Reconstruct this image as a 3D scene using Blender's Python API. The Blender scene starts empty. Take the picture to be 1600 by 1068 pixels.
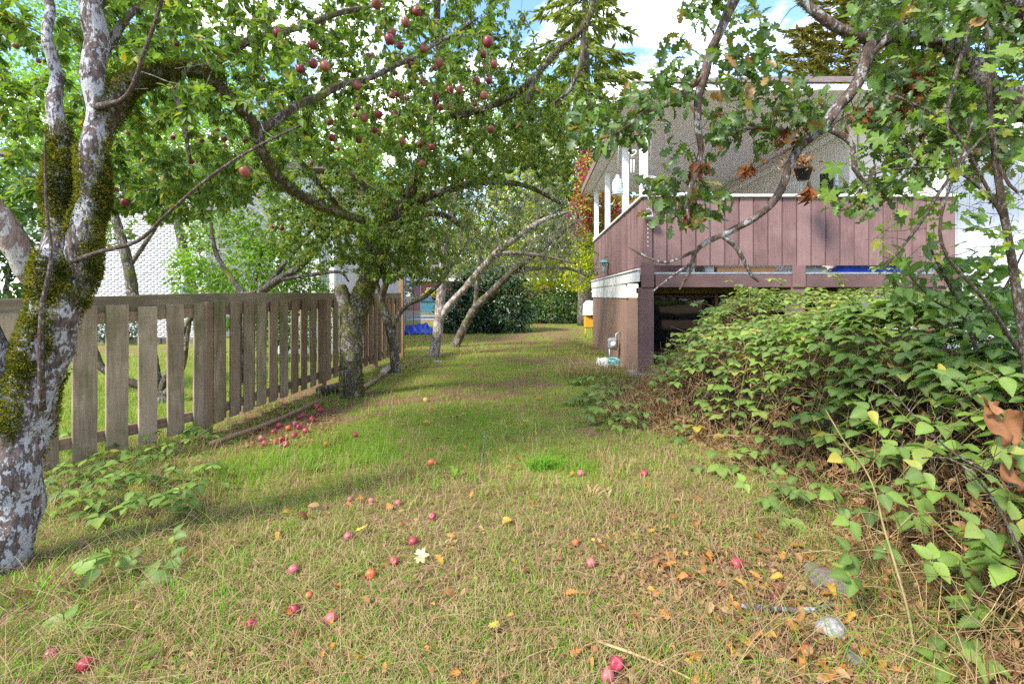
import bpy, bmesh, math, random
import numpy as np
from mathutils import Vector, Matrix

SC = bpy.context.scene
COL = SC.collection
R = np.random.default_rng(11)
random.seed(5)

# ---------------------------------------------------------------- camera
FP, CX, CY, EYE = 755.0, 835.0, 462.0, 1.35      # focal length and axis in photo pixels, eye height
cam = bpy.data.cameras.new("camera")
cam.sensor_width = 36.0
cam.lens = FP / 1600.0 * 36.0
cam.shift_x = -(CX - 800.0) / 1600.0
cam.shift_y = -(534.0 - CY) / 1600.0
cam.clip_start, cam.clip_end = 0.05, 900.0
camo = bpy.data.objects.new("camera", cam)
COL.objects.link(camo)
camo.location = (0, 0, EYE)
camo.rotation_euler = (math.radians(90), 0, 0)
SC.camera = camo

# ---------------------------------------------------------------- world, sun, exposure
SUN_AZ, SUN_EL = math.radians(-132), math.radians(42)   # azimuth from +Y, clockwise positive
SKY_STRENGTH, SUN_STRENGTH, EXPOSURE = 0.15, 2.5, 1.788
world = bpy.data.worlds.new("World")
SC.world = world
world.use_nodes = True
wn, wl = world.node_tree.nodes, world.node_tree.links
wn.clear()
w_out = wn.new("ShaderNodeOutputWorld")
w_bg = wn.new("ShaderNodeBackground")
w_bg.inputs["Strength"].default_value = SKY_STRENGTH
sky = wn.new("ShaderNodeTexSky")
sky.sky_type = 'NISHITA'
sky.sun_disc = False
sky.sun_elevation = SUN_EL
sky.sun_rotation = SUN_AZ
sky.air_density, sky.dust_density, sky.ozone_density = 1.0, 0.0, 5.0
w_tc = wn.new("ShaderNodeTexCoord")
w_sep = wn.new("ShaderNodeSeparateXYZ")
wl.new(w_tc.outputs["Generated"], w_sep.inputs[0])
w_mx = wn.new("ShaderNodeMath"); w_mx.operation = 'MAXIMUM'; w_mx.inputs[1].default_value = 0.06
wl.new(w_sep.outputs[2], w_mx.inputs[0])
w_dx = wn.new("ShaderNodeMath"); w_dx.operation = 'DIVIDE'
w_dy = wn.new("ShaderNodeMath"); w_dy.operation = 'DIVIDE'
wl.new(w_sep.outputs[0], w_dx.inputs[0]); wl.new(w_mx.outputs[0], w_dx.inputs[1])
wl.new(w_sep.outputs[1], w_dy.inputs[0]); wl.new(w_mx.outputs[0], w_dy.inputs[1])
w_cmb = wn.new("ShaderNodeCombineXYZ")
wl.new(w_dx.outputs[0], w_cmb.inputs[0]); wl.new(w_dy.outputs[0], w_cmb.inputs[1])
w_cmb.inputs[2].default_value = 7.4
w_nz = wn.new("ShaderNodeTexNoise")
w_nz.inputs["Scale"].default_value = 1.15; w_nz.inputs["Detail"].default_value = 7.0; w_nz.inputs["Roughness"].default_value = 0.55
wl.new(w_cmb.outputs[0], w_nz.inputs["Vector"])
w_rp = wn.new("ShaderNodeValToRGB")
w_rp.color_ramp.elements[0].position = 0.49; w_rp.color_ramp.elements[0].color = (0, 0, 0, 1)
w_rp.color_ramp.elements[1].position = 0.62; w_rp.color_ramp.elements[1].color = (1, 1, 1, 1)
wl.new(w_nz.outputs["Fac"], w_rp.inputs["Fac"])
w_mix = wn.new("ShaderNodeMix"); w_mix.data_type = 'RGBA'
wl.new(w_rp.outputs["Color"], w_mix.inputs[0])
wl.new(sky.outputs[0], w_mix.inputs[6])
w_mix.inputs[7].default_value = (7.5, 7.5, 7.7, 1)
wl.new(w_mix.outputs[2], w_bg.inputs["Color"])
wl.new(w_bg.outputs[0], w_out.inputs["Surface"])

sl = bpy.data.lights.new("sun", 'SUN')
sl.energy = SUN_STRENGTH; sl.angle = math.radians(10.0); sl.color = (1.0, 0.94, 0.84)
suno = bpy.data.objects.new("sun", sl)
COL.objects.link(suno)
sun_vec = Vector((math.sin(SUN_AZ) * math.cos(SUN_EL), math.cos(SUN_AZ) * math.cos(SUN_EL), math.sin(SUN_EL)))
suno.rotation_euler = (-sun_vec).to_track_quat('-Z', 'Y').to_euler()
suno.location = (0, 0, 30)

SC.view_settings.view_transform = 'Standard'
SC.view_settings.look = 'None'
SC.view_settings.exposure = EXPOSURE
SC.view_settings.gamma = 1.0
SC.view_settings.use_curve_mapping = False
SC.render.engine = 'CYCLES'
SC.cycles.max_bounces = 7
SC.cycles.diffuse_bounces = 4
SC.cycles.glossy_bounces = 2
SC.cycles.transmission_bounces = 4
SC.cycles.sample_clamp_indirect = 3.0
SC.cycles.use_denoising = False
try:
    SC.cycles.denoising_prefilter = 'ACCURATE'
except Exception:
    pass

# ---------------------------------------------------------------- geometry helpers
def P(x, y, D):
    """the point at depth D seen at photo pixel (x, y)"""
    return np.array([(x - CX) / FP * D, D, EYE - (y - CY) / FP * D])

def GP(x, y, z=0.0):
    D = FP * (EYE - z) / (y - CY)
    return np.array([(x - CX) / FP * D, D, z])

def px_of(p):
    p = np.asarray(p)
    D = np.maximum(p[..., 1], 0.05)
    return CX + FP * p[..., 0] / D, CY + FP * (EYE - p[..., 2]) / D

def unit(v):
    return v / np.maximum(np.linalg.norm(v, axis=-1, keepdims=True), 1e-9)

def sstep(a, b, x):
    t = np.clip((x - a) / (b - a), 0, 1)
    return t * t * (3 - 2 * t)

_lat = np.random.default_rng(3).random((256, 256))
def vnoise(x, y):
    x = np.asarray(x, float); y = np.asarray(y, float)
    xi = np.floor(x).astype(int); yi = np.floor(y).astype(int)
    fx = x - xi; fy = y - yi
    fx = fx * fx * (3 - 2 * fx); fy = fy * fy * (3 - 2 * fy)
    g = lambda i, j: _lat[i & 255, j & 255]
    return (g(xi, yi) * (1 - fx) + g(xi + 1, yi) * fx) * (1 - fy) + (g(xi, yi + 1) * (1 - fx) + g(xi + 1, yi + 1) * fx) * fy
def fbm(x, y, o=3):
    s = 0; a = 0.5
    for i in range(o):
        s = s + a * vnoise(x * 2 ** i + 17 * i, y * 2 ** i + 31 * i); a *= 0.5
    return s / (1 - 0.5 ** o)

ORIG = {}
def thing(name, label, cat, loc=(0, 0, 0), group=None, rz=0.0):
    o = bpy.data.objects.new(name, None)
    COL.objects.link(o)
    o.empty_display_size = 0.1
    o.location = loc
    o.rotation_euler = (0, 0, rz)
    tag(o, label, cat, group)
    ORIG[o.name] = np.array(loc, float)
    return o

def tag(o, label=None, cat=None, group=None, kind=None):
    if label: o["label"] = label
    if cat: o["category"] = cat
    if group: o["group"] = group
    if kind: o["kind"] = kind
    return o

def origin(o):
    return ORIG.get(o.name, np.zeros(3)) if o is not None else np.zeros(3)

class MB:
    """collects vertices and faces, then builds ONE mesh object"""
    def __init__(s):
        s.V = []; s.Q = []; s.T = []; s.A = []; s.B = []; s.n = 0
    def add(s, V, Q=None, T=None, a=0.0, b=0.0):
        V = np.asarray(V, float).reshape(-1, 3)
        if Q is not None and len(Q): s.Q.append(np.asarray(Q, int).reshape(-1, 4) + s.n)
        if T is not None and len(T): s.T.append(np.asarray(T, int).reshape(-1, 3) + s.n)
        s.V.append(V)
        s.A.append(np.broadcast_to(np.asarray(a, float), (len(V),)))
        s.B.append(np.broadcast_to(np.asarray(b, float), (len(V),)))
        s.n += len(V)
    def scatter(s, tm, pos, X, Y, Z, scale, a):
        """copies of template tm with basis columns X, Y, Z"""
        n = len(pos)
        if n == 0: return
        scale = np.broadcast_to(np.asarray(scale, float), (n,))
        v = tm['V']
        W = (v[None, :, 0:1] * X[:, None, :] + v[None, :, 1:2] * Y[:, None, :] + v[None, :, 2:3] * Z[:, None, :]) * scale[:, None, None] + pos[:, None, :]
        k = len(v)
        off = (np.arange(n) * k)[:, None, None]
        Q = (tm['Q'][None] + off).reshape(-1, 4) if len(tm['Q']) else None
        T = (tm['T'][None] + off).reshape(-1, 3) if len(tm['T']) else None
        s.add(W.reshape(-1, 3), Q, T, np.repeat(np.broadcast_to(np.asarray(a, float), (n,)), k), np.tile(tm['B'], n))
    def mesh(s, name, org=None, smooth=True):
        V = np.concatenate(s.V) if s.V else np.zeros((0, 3))
        if org is not None: V = V - org
        Q = np.concatenate(s.Q) if s.Q else np.zeros((0, 4), int)
        T = np.concatenate(s.T) if s.T else np.zeros((0, 3), int)
        me = bpy.data.meshes.new(name)
        me.vertices.add(len(V)); me.vertices.foreach_set("co", V.astype(np.float32).ravel())
        nl = Q.size + T.size
        me.loops.add(nl)
        me.loops.foreach_set("vertex_index", np.concatenate([Q.ravel(), T.ravel()]).astype(np.int32))
        me.polygons.add(len(Q) + len(T))
        me.polygons.foreach_set("loop_start", np.concatenate([np.arange(len(Q)) * 4, Q.size + np.arange(len(T)) * 3]).astype(np.int32))
        if smooth:
            me.polygons.foreach_set("use_smooth", np.ones(len(Q) + len(T), bool))
        at = me.attributes.new("rnd", 'FLOAT', 'POINT'); at.data.foreach_set("value", np.concatenate(s.A).astype(np.float32))
        bt = me.attributes.new("mid", 'FLOAT', 'POINT'); bt.data.foreach_set("value", np.concatenate(s.B).astype(np.float32))
        me.update(calc_edges=True)
        return me
    def build(s, name, mat, parent=None, kind=None, smooth=True):
        me = s.mesh(name, origin(parent) if parent is not None else None, smooth)
        return link(name, me, mat, parent, kind)

def link(name, me, mat, parent=None, kind=None, loc=None, rot=None):
    if mat is not None and not me.materials: me.materials.append(mat)
    o = bpy.data.objects.new(name, me)
    COL.objects.link(o)
    if parent is not None:
        o.parent = parent
        ORIG[o.name] = origin(parent)
    if loc is not None:
        o.location = tuple(np.asarray(loc, float) - origin(parent)); ORIG[o.name] = np.asarray(loc, float)
    if rot is not None: o.rotation_euler = rot
    if kind: o["kind"] = kind
    return o

def box_mesh(name, sx, sy, sz, bev=0.004, wob=0.0):
    """a bevelled box centred in x and y, standing on z = 0"""
    bm = bmesh.new()
    bmesh.ops.create_cube(bm, size=1.0)
    for v in bm.verts:
        v.co = Vector((v.co.x * sx, v.co.y * sy, (v.co.z + 0.5) * sz))
        if wob: v.co += Vector((random.uniform(-wob, wob), random.uniform(-wob, wob), random.uniform(-wob, wob)))
    if bev > 0:
        bmesh.ops.bevel(bm, geom=list(bm.edges), offset=min(bev, 0.3 * min(sx, sy, sz)), segments=1, affect='EDGES')
    me = bpy.data.meshes.new(name)
    bm.to_mesh(me); bm.free()
    return me

def box(name, x0, x1, y0, y1, z0, z1, mat, parent=None, bev=0.006, kind=None):
    me = box_mesh(name, x1 - x0, y1 - y0, z1 - z0, bev)
    return link(name, me, mat, parent, kind, loc=((x0 + x1) / 2, (y0 + y1) / 2, z0))

def bar(name, a, b, w, h, mat, parent=None, bev=0.004):
    """a rectangular bar from a to b"""
    a, b = Vector(a), Vector(b)
    d = b - a
    me = box_mesh(name, w, h, d.length, bev)
    o = link(name, me, mat, parent, loc=tuple(a))
    o.rotation_euler = d.to_track_quat('Z', 'Y').to_euler()
    return o

def tube_geo(pts, rad, sides=8, lump=0.0, cap=True, fr=1.0, amp2=0.0):
    pts = np.asarray(pts, float); rad = np.asarray(rad, float)
    n = len(pts)
    t = np.gradient(pts, axis=0) if n > 2 else np.repeat((pts[1:] - pts[:1]), n, axis=0)
    t = unit(t)
    up = np.array([0.13, 0.31, 0.94]) if abs(t[0, 2]) < 0.9 else np.array([0.0, 1.0, 0.1])
    u = np.zeros((n, 3)); u0 = up
    for i in range(n):
        u0 = u0 - t[i] * np.dot(u0, t[i])
        u0 = u0 / max(np.linalg.norm(u0), 1e-9)
        u[i] = u0
    w = np.cross(t, u)
    ang = np.arange(sides) / sides * 2 * np.pi
    r = np.repeat(rad[:, None], sides, axis=1)
    if lump > 0:
        s = np.concatenate([[0], np.cumsum(np.linalg.norm(np.diff(pts, axis=0), axis=1))])
        ca = np.cos(ang)[None] * 1.7 + 5 + 0 * s[:, None]; sa = np.sin(ang)[None] * 1.7 + s[:, None] * fr * 9 + pts[0, 0] * 7
        r = r * (1 + lump * (fbm(ca * 1.3, sa, 3) - 0.5) * 2)
        if amp2: r = r * (1 + amp2 * (fbm(ca * 4 + 9, sa * 3.1 + np.sin(ang)[None] * 3, 2) - 0.5) * 2)
    V = pts[:, None] + r[..., None] * (np.cos(ang)[None, :, None] * u[:, None] + np.sin(ang)[None, :, None] * w[:, None])
    V = V.reshape(-1, 3)
    i = np.arange(n - 1)[:, None] * sides; j = np.arange(sides)[None]; j2 = (j + 1) % sides
    Q = np.stack([i + j, i + j2, i + sides + j2, i + sides + j], -1).reshape(-1, 4)
    T = []
    if cap:
        V = np.concatenate([V, pts[:1] - 0 * t[:1], pts[-1:] + t[-1:] * rad[-1] * 0.4])
        a, b = n * sides, n * sides + 1
        T = [(a, (k + 1) % sides, k) for k in range(sides)] + [(b, (n - 1) * sides + k, (n - 1) * sides + (k + 1) % sides) for k in range(sides)]
    return V, Q, np.array(T, int).reshape(-1, 3)

def resample(pts, rad, step):
    """Catmull-Rom through pts"""
    pts = np.asarray(pts, float); rad = np.asarray(rad, float)
    p = np.concatenate([2 * pts[:1] - pts[1:2], pts, 2 * pts[-1:] - pts[-2:-1]])
    op, orr = [], []
    for i in range(len(pts) - 1):
        p0, p1, p2, p3 = p[i:i + 4]
        k = max(1, int(np.linalg.norm(p2 - p1) / step))
        for q in range(k):
            s = q / k
            op.append(0.5 * ((2 * p1) + (p2 - p0) * s + (2 * p0 - 5 * p1 + 4 * p2 - p3) * s * s + (3 * p1 - p0 - 3 * p2 + p3) * s ** 3))
            orr.append(rad[i] * (1 - s) + rad[i + 1] * s)
    op.append(pts[-1]); orr.append(rad[-1])
    return np.array(op), np.array(orr)

def offax(x):
    """a round thing far off the axis of a wide lens looks wider than it is"""
    return 1 / math.sqrt(1 + ((x - CX) / FP) ** 2)

def pxpath(lst, step=0.06):
    """list of (x, y, D, width in photo pixels) -> points and radii"""
    pts = np.array([P(x, y, D) for x, y, D, w in lst])
    rad = np.array([w * D / FP / 2 * offax(x) for x, y, D, w in lst])
    return resample(pts, rad, step)

def lathe(profile, seg=16):
    """profile: list of (r, z)"""
    pr = np.array(profile, float); n = len(pr)
    a = np.arange(seg) / seg * 2 * np.pi
    V = np.stack([pr[:, None, 0] * np.cos(a), pr[:, None, 0] * np.sin(a), np.repeat(pr[:, 1:2], seg, 1)], -1).reshape(-1, 3)
    i = np.arange(n - 1)[:, None] * seg; j = np.arange(seg)[None]; j2 = (j + 1) % seg
    Q = np.stack([i + j, i + j2, i + seg + j2, i + seg + j], -1).reshape(-1, 4)
    return V, Q

# ---------------------------------------------------------------- leaf templates (base at 0, tip at +Y, length 1, normal +Z)
def leaf_rows(rows, widths, fold=0.12, curl=0.12, serr=0.0, vein=0.0):
    V, Q, T, B = [], [], [], []
    n = len(rows)
    for i, (t, w) in enumerate(zip(rows, widths)):
        zc = -curl * t * t + 0.05 * t
        ww = w * (1 + (serr if i % 2 else -serr))
        vz = vein * (1 if i % 2 else -1)
        B_ = 0.3 if (i % 2 and serr) else 0.0
        V += [(-ww, t + (0.03 if i % 2 else 0), zc + fold * w * 1.4 + vz), (0, t, zc), (ww, t + (0.03 if i % 2 else 0), zc + fold * w * 1.4 + vz)]
        B += [B_, 1.0, B_]
        if i:
            a = (i - 1) * 3; b = i * 3
            Q += [(a, a + 1, b + 1, b), (a + 1, a + 2, b + 2, b + 1)]
    return dict(V=np.array(V, float), Q=np.array(Q, int), T=np.zeros((0, 3), int), B=np.array(B, float))

T_simple = dict(V=np.array([(0, 0, 0), (-0.27, 0.45, 0.05), (0, 0.5, -0.02), (0.27, 0.45, 0.05), (0, 1, -0.1)], float),
                Q=np.zeros((0, 4), int), T=np.array([(0, 2, 1), (0, 3, 2), (1, 2, 4), (2, 3, 4)]), B=np.array([1, 0, 1, 0, 1.0]))
T_apple = leaf_rows([0, .2, .5, .8, 1.0], [.02, .2, .29, .17, .01], 0.2, 0.2)
T_apple2 = leaf_rows([0, .25, .55, .82, 1.0], [.02, .22, .26, .15, .01], 0.35, 0.42)
T_bram = leaf_rows([0, .08, .2, .35, .5, .65, .8, .92, 1.0], [.03, .19, .31, .37, .36, .31, .21, .10, .01], 0.16, 0.22, 0.03, 0.012)
T_bram2 = leaf_rows([0, .08, .2, .35, .5, .65, .8, .92, 1.0], [.03, .2, .33, .36, .35, .28, .2, .09, .01], 0.05, 0.38, 0.03, 0.012)
_t = np.linspace(0, 1, 19)
_w = .40 * np.sin(np.pi * np.clip(_t, 0, 1) ** .72) ** .85 * (1 - .35 * _t) + .012
T_bramA = leaf_rows(list(_t), list(_w), 0.16, 0.22, 0.055, 0.010)
T_bramB = leaf_rows(list(_t), list(_w * .93), 0.05, 0.40, 0.055, 0.012)
T_bramC = leaf_rows(list(_t), list(_w * .86), 0.34, 0.12, 0.055, 0.010)
T_oak = leaf_rows([0, .1, .22, .32, .46, .55, .70, .79, .91, 1.0], [.02, .045, .20, .09, .31, .13, .36, .19, .24, .04], 0.1, 0.25)
T_oak2 = leaf_rows([0, .1, .20, .30, .44, .55, .70, .81, .91, 1.0], [.02, .05, .17, .08, .27, .11, .33, .17, .22, .05], 0.35, 0.4)
T_laurel = leaf_rows([0, .3, .65, 1.0], [.02, .17, .16, .01], 0.25, 0.2)
T_heart = leaf_rows([0, .12, .35, .65, .88, 1.0], [.18, .36, .40, .26, .1, .01], 0.15, 0.25)
T_curl = leaf_rows([0, .2, .45, .7, 1.0], [.03, .22, .26, .2, .02], 0.9, 0.75)
def maple_template(cup=0.25):
    out = [(0, 0), (-.14, -.06), (-.34, -.02), (-.36, .10), (-.52, .24), (-.46, .34), (-.58, .56), (-.42, .58), (-.36, .66), (-.27, .66), (-.25, .80), (-.13, .84), (0, 1.0)]
    full = out + [(-x, y) for x, y in reversed(out[1:-1])]
    V = [(0, 0.38, 0.0)] + [(x, y, cup * (x * x) - 0.18 * max(0, y - .4) ** 2 + 0.03 * math.sin(9 * x + 5 * y)) for x, y in full]
    n = len(full)
    T = [(0, 1 + (k + 1) % n, 1 + k) for k in range(n)]
    return dict(V=np.array(V, float), Q=np.zeros((0, 4), int), T=np.array(T), B=np.array([1.0] + [0.15] * n))
def maple_fine(cup, wob):
    a = np.linspace(-math.pi * .86, math.pi * .86, 47); s = np.abs(a)
    r = .52 + .10 * np.cos(a * 2.9) ** 2 * 1.3 + .10 * np.cos(5 * a / 1.72) - .04 * s
    lob = .5 + .5 * np.cos(a * 6.6)
    r = .36 + .24 * lob ** 1.2 * (1 - .12 * s) - .035 * s + .025 * np.where(np.arange(47) % 2, 1, -1)
    x, y = r * np.sin(a), .30 + r * np.cos(a) * 1.05
    V = [(0, .30, 0)] + [(xx, yy, cup * xx * xx - .15 * max(0, yy - .5) ** 2 + wob * math.sin(5 * xx + 7 * yy)) for xx, yy in zip(x, y)]
    T = [(0, k + 2, k + 1) for k in range(46)]
    return dict(V=np.array(V), Q=np.zeros((0, 4), int), T=np.array(T), B=np.array([1.0] + list(.5 * lob)))
T_maple = maple_fine(0.3, .03)
T_maple2 = maple_fine(-0.5, .05)

def frames(d, n):
    """orthonormal leaf bases from tip directions d and rough normals n"""
    d = unit(d)
    x = unit(np.cross(d, n))
    z = np.cross(x, d)
    return x, d, z

def leaf_object(name, me, pos, x, y, z, s, parent):
    o = bpy.data.objects.new(name, me)
    COL.objects.link(o)
    o.parent = parent
    p = pos - origin(parent)
    o.matrix_basis = Matrix(((x[0] * s, y[0] * s, z[0] * s, p[0]), (x[1] * s, y[1] * s, z[1] * s, p[1]), (x[2] * s, y[2] * s, z[2] * s, p[2]), (0, 0, 0, 1)))
    return o

def foliage(parent, tms, mat, pos, d, nrm, size, n_parts=0, a=None, mass_name="foliage", part_name="leaf", fine=None):
    """leaves on a plant: the n_parts that show largest as objects, the others as one mass"""
    n = len(pos)
    if a is None: a = R.random(n)
    X, Y, Z = frames(d, nrm)
    size = np.broadcast_to(np.asarray(size, float), (n,))
    which = R.integers(0, len(tms), n)
    big = np.zeros(n, bool)
    if n_parts:
        px, py = px_of(pos)
        ok = (px > 0) & (px < 1600) & (py > 0) & (py < 1068) & (pos[:, 1] > 0.3)
        sc = np.where(ok, size / pos[:, 1], 0)
        idx = np.argsort(-sc)[:n_parts]
        big[idx[sc[idx] > 0]] = True
    mb = MB()
    for k, tm in enumerate(tms):
        m = (which == k) & ~big
        mb.scatter(tm, pos[m], X[m], Y[m], Z[m], size[m], a[m])
    if mb.n:
        mb.build(mass_name, mat, parent, kind="stuff")
    if n_parts:
        mes = []
        for tm in (fine or tms):
            q = MB(); q.scatter(tm, np.zeros((1, 3)), np.array([[1., 0, 0]]), np.array([[0, 1., 0]]), np.array([[0, 0, 1.]]), 1.0, 0.0)
            me = q.mesh(part_name); me.materials.append(mat); mes.append(me)
        for i in np.nonzero(big)[0]:
            leaf_object(part_name, mes[which[i] if not fine else i % len(mes)], pos[i], X[i], Y[i], Z[i], size[i], parent)

# ---------------------------------------------------------------- branching
def ellipse_pts(regions):
    """regions: (x, y, rx, ry, D0, D1, n) in photo pixels and metres -> points in space"""
    out = []
    for x, y, rx, ry, D0, D1, n in regions:
        r = np.sqrt(R.random(n)); t = R.random(n) * 2 * np.pi
        D = D0 + (D1 - D0) * R.random(n)
        xx = x + rx * r * np.cos(t); yy = y + ry * r * np.sin(t)
        out.append(np.stack([(xx - CX) / FP * D, D, EYE - (yy - CY) / FP * D], -1))
    return np.concatenate(out)

def grow(limbs, att, r_tip=0.002, r_k=0.007, wob=0.10, sag=0.0, max_r=0.02, seg=0.07):
    """connects every attractor to the nearest node of the skeleton by a crooked twig that joins the skeleton"""
    pos = np.concatenate([l[0] for l in limbs]); rad = np.concatenate([l[1] for l in limbs])
    d0 = np.array([np.min(((pos - a) ** 2).sum(1)) for a in att])
    att = att[np.argsort(d0)]
    cap = len(pos) + len(att) * 24
    NP = np.zeros((cap, 3)); NR = np.zeros(cap); n = len(pos)
    NP[:n] = pos; NR[:n] = rad
    paths = []
    for a in att:
        dd = ((NP[:n] - a) ** 2).sum(1)
        j = int(np.argmin(dd)); L = math.sqrt(dd[j])
        if L < 0.02: continue
        k = min(22, max(3, int(L / seg) + 2))
        t = np.linspace(0, 1, k)
        p = NP[j] + (a - NP[j]) * t[:, None]
        b = np.sin(np.pi * t)[:, None]
        p = p + b * R.normal(0, wob * L, 3) * 0.8
        jit = R.normal(0, wob * 0.22 * min(L, 0.5), (k, 3)); jit[0] = 0
        p = p + jit
        p[:, 2] += b[:, 0] * sag * L
        r0 = min(NR[j] * 0.75, r_tip + r_k * L, max_r)
        rr = r0 + (r_tip - r0) * t ** 0.8
        rr = np.maximum(rr, r_tip * 0.7)
        paths.append((p, rr))
        if n + k < cap:
            NP[n:n + k - 1] = p[1:]; NR[n:n + k - 1] = rr[1:]; n += k - 1
    return paths

def twig_mesh(paths, parent, mat, name="twigs", sides=5, kind="stuff"):
    mb = MB()
    for p, r in paths:
        V, Q, T = tube_geo(p, r, sides if r[0] > 0.004 else 4, cap=False)
        mb.add(V, Q, T, a=R.random())
    return mb.build(name, mat, parent, kind=kind)

def twig_leaves(paths, n, size, t0=0.25, droop=0.25, spread=0.8, up=1.0):
    """n leaves set along the outer parts of the twigs"""
    L = np.array([np.linalg.norm(np.diff(p, axis=0), axis=1).sum() for p, r in paths])
    w = np.minimum(L, 0.5) + 0.05
    pick = R.choice(len(paths), n, p=w / w.sum())
    pos = np.zeros((n, 3)); tan = np.zeros((n, 3))
    for i, k in enumerate(pick):
        p = paths[k][0]
        s = (t0 + (1 - t0) * R.random() ** 0.7) * (len(p) - 1)
        j = min(int(s), len(p) - 2)
        pos[i] = p[j] + (p[j + 1] - p[j]) * (s - j); tan[i] = p[j + 1] - p[j]
    tan = unit(tan)
    d = tan * 0.6 + unit(R.normal(0, 1, (n, 3))) * spread
    d[:, 2] -= droop
    d = unit(d)
    nr = R.normal(0, 0.45, (n, 3)); nr[:, 2] += up
    sz = size * (0.6 + 0.7 * R.random(n))
    return pos + d * 0.012, d, nr, sz

def clear_front(pos, curves, rpx, drop=0.85, slack=0.06):
    """thins the leaves that hang in front of main limbs, so that the limbs show through gaps in the crown"""
    keep = np.ones(len(pos), bool)
    x, y = px_of(pos)
    for p, r in curves:
        cx, cy = px_of(p)
        for k in range(0, len(p), 2):
            rad = rpx + r[k] * FP / max(p[k, 1], .3)
            m = ((x - cx[k]) ** 2 + (y - cy[k]) ** 2 < rad * rad) & (pos[:, 1] < p[k, 1] + slack)
            keep &= ~m | (R.random(len(pos)) > drop) | ~keep
    return keep

# ---------------------------------------------------------------- materials
class NT:
    def __init__(s, name):
        s.m = bpy.data.materials.new(name); s.m.use_nodes = True
        s.n = s.m.node_tree.nodes; s.l = s.m.node_tree.links
        s.b = s.n["Principled BSDF"]; s.out = s.n["Material Output"]
        s.b.inputs["Specular IOR Level"].default_value = 0.3
        s._tc = None
    def new(s, t, **kw):
        n = s.n.new(t)
        for k, v in kw.items(): setattr(n, k, v)
        return n
    def link(s, a, b): s.l.new(a, b)
    def coord(s, scale=(1, 1, 1), which="Object"):
        if s._tc is None: s._tc = s.new("ShaderNodeTexCoord")
        mp = s.new("ShaderNodeMapping"); mp.inputs["Scale"].default_value = scale
        s.link(s._tc.outputs[which], mp.inputs["Vector"])
        return mp.outputs[0]
    def world(s, scale=(1, 1, 1)):
        g = s.new("ShaderNodeNewGeometry")
        mp = s.new("ShaderNodeMapping"); mp.inputs["Scale"].default_value = scale
        s.link(g.outputs["Position"], mp.inputs["Vector"])
        return mp.outputs[0]
    def noise(s, vec, scale, detail=4, rough=0.6, dist=0.0):
        n = s.new("ShaderNodeTexNoise")
        n.inputs["Scale"].default_value = scale; n.inputs["Detail"].default_value = detail
        n.inputs["Roughness"].default_value = rough; n.inputs["Distortion"].default_value = dist
        s.link(vec, n.inputs["Vector"])
        return n.outputs["Fac"]
    def ramp(s, fac, stops, const=False):
        r = s.new("ShaderNodeValToRGB")
        if const: r.color_ramp.interpolation = 'CONSTANT'
        e = r.color_ramp.elements
        while len(e) < len(stops): e.new(0.5)
        for k, (p, c) in enumerate(stops):
            if not isinstance(c, tuple): c = (c, c, c)
            e[k].position = p; e[k].color = (*c[:3], 1)
        s.link(fac, r.inputs["Fac"])
        return r.outputs["Color"]
    def mix(s, fac, a, b, mode='MIX'):
        n = s.new("ShaderNodeMix", data_type='RGBA', blend_type=mode)
        for sock, v in ((n.inputs[0], fac), (n.inputs[6], a), (n.inputs[7], b)):
            if isinstance(v, (int, float)): sock.default_value = v
            elif isinstance(v, tuple): sock.default_value = (*v[:3], 1)
            else: s.link(v, sock)
        return n.outputs[2]
    def math(s, op, a, b=0.0):
        n = s.new("ShaderNodeMath", operation=op)
        for sock, v in ((n.inputs[0], a), (n.inputs[1], b)):
            if isinstance(v, (int, float)): sock.default_value = v
            else: s.link(v, sock)
        return n.outputs[0]
    def attr(s, name):
        n = s.new("ShaderNodeAttribute", attribute_name=name)
        return n.outputs["Fac"]
    def rand(s):
        """one number per leaf or piece: the mesh's own value plus the object's"""
        o = s.new("ShaderNodeObjectInfo")
        return s.math('FRACT', s.math('ADD', s.attr("rnd"), o.outputs["Random"]))
    def bump(s, h, strength=0.4, dist=0.01):
        n = s.new("ShaderNodeBump"); n.inputs["Strength"].default_value = strength; n.inputs["Distance"].default_value = dist
        s.link(h, n.inputs["Height"]); s.link(n.outputs[0], s.b.inputs["Normal"])
        return n.outputs[0]
    def color(s, c):
        if isinstance(c, tuple): s.b.inputs["Base Color"].default_value = (*c[:3], 1)
        else: s.link(c, s.b.inputs["Base Color"])
    def rough(s, r, spec=None):
        if isinstance(r, (int, float)): s.b.inputs["Roughness"].default_value = r
        else: s.link(r, s.b.inputs["Roughness"])
        if spec is not None: s.b.inputs["Specular IOR Level"].default_value = spec

def leaf_mat(name, stops, trans=0.4, rough=0.5, spec=0.3, vein=0.25, tint=(1.25, 1.35, 0.55), spots=0.0):
    t = NT(name)
    c = t.ramp(t.rand(), stops)
    nz = t.noise(t.world(), 45, 2)
    c = t.mix(0.35, c, t.ramp(nz, [(0.3, 0.5), (0.7, 1.0)]), 'MULTIPLY')
    if spots:
        k = t.ramp(t.noise(t.world(), 70, 2), [(0.66, 0.0), (0.70, spots)])
        c = t.mix(k, c, (0.16, 0.07, 0.025))
    if vein:
        c = t.mix(t.math('MULTIPLY', t.attr("mid"), vein), c, (0.26, 0.30, 0.12))
    t.color(c); t.rough(rough, spec)
    tr = t.new("ShaderNodeBsdfTranslucent")
    t.link(t.mix(1.0, c, tint, 'MULTIPLY'), tr.inputs["Color"])
    ms = t.new("ShaderNodeMixShader"); ms.inputs[0].default_value = trans
    t.link(t.b.outputs[0], ms.inputs[1]); t.link(tr.outputs[0], ms.inputs[2])
    t.link(ms.outputs[0], t.out.inputs["Surface"])
    return t.m

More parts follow.
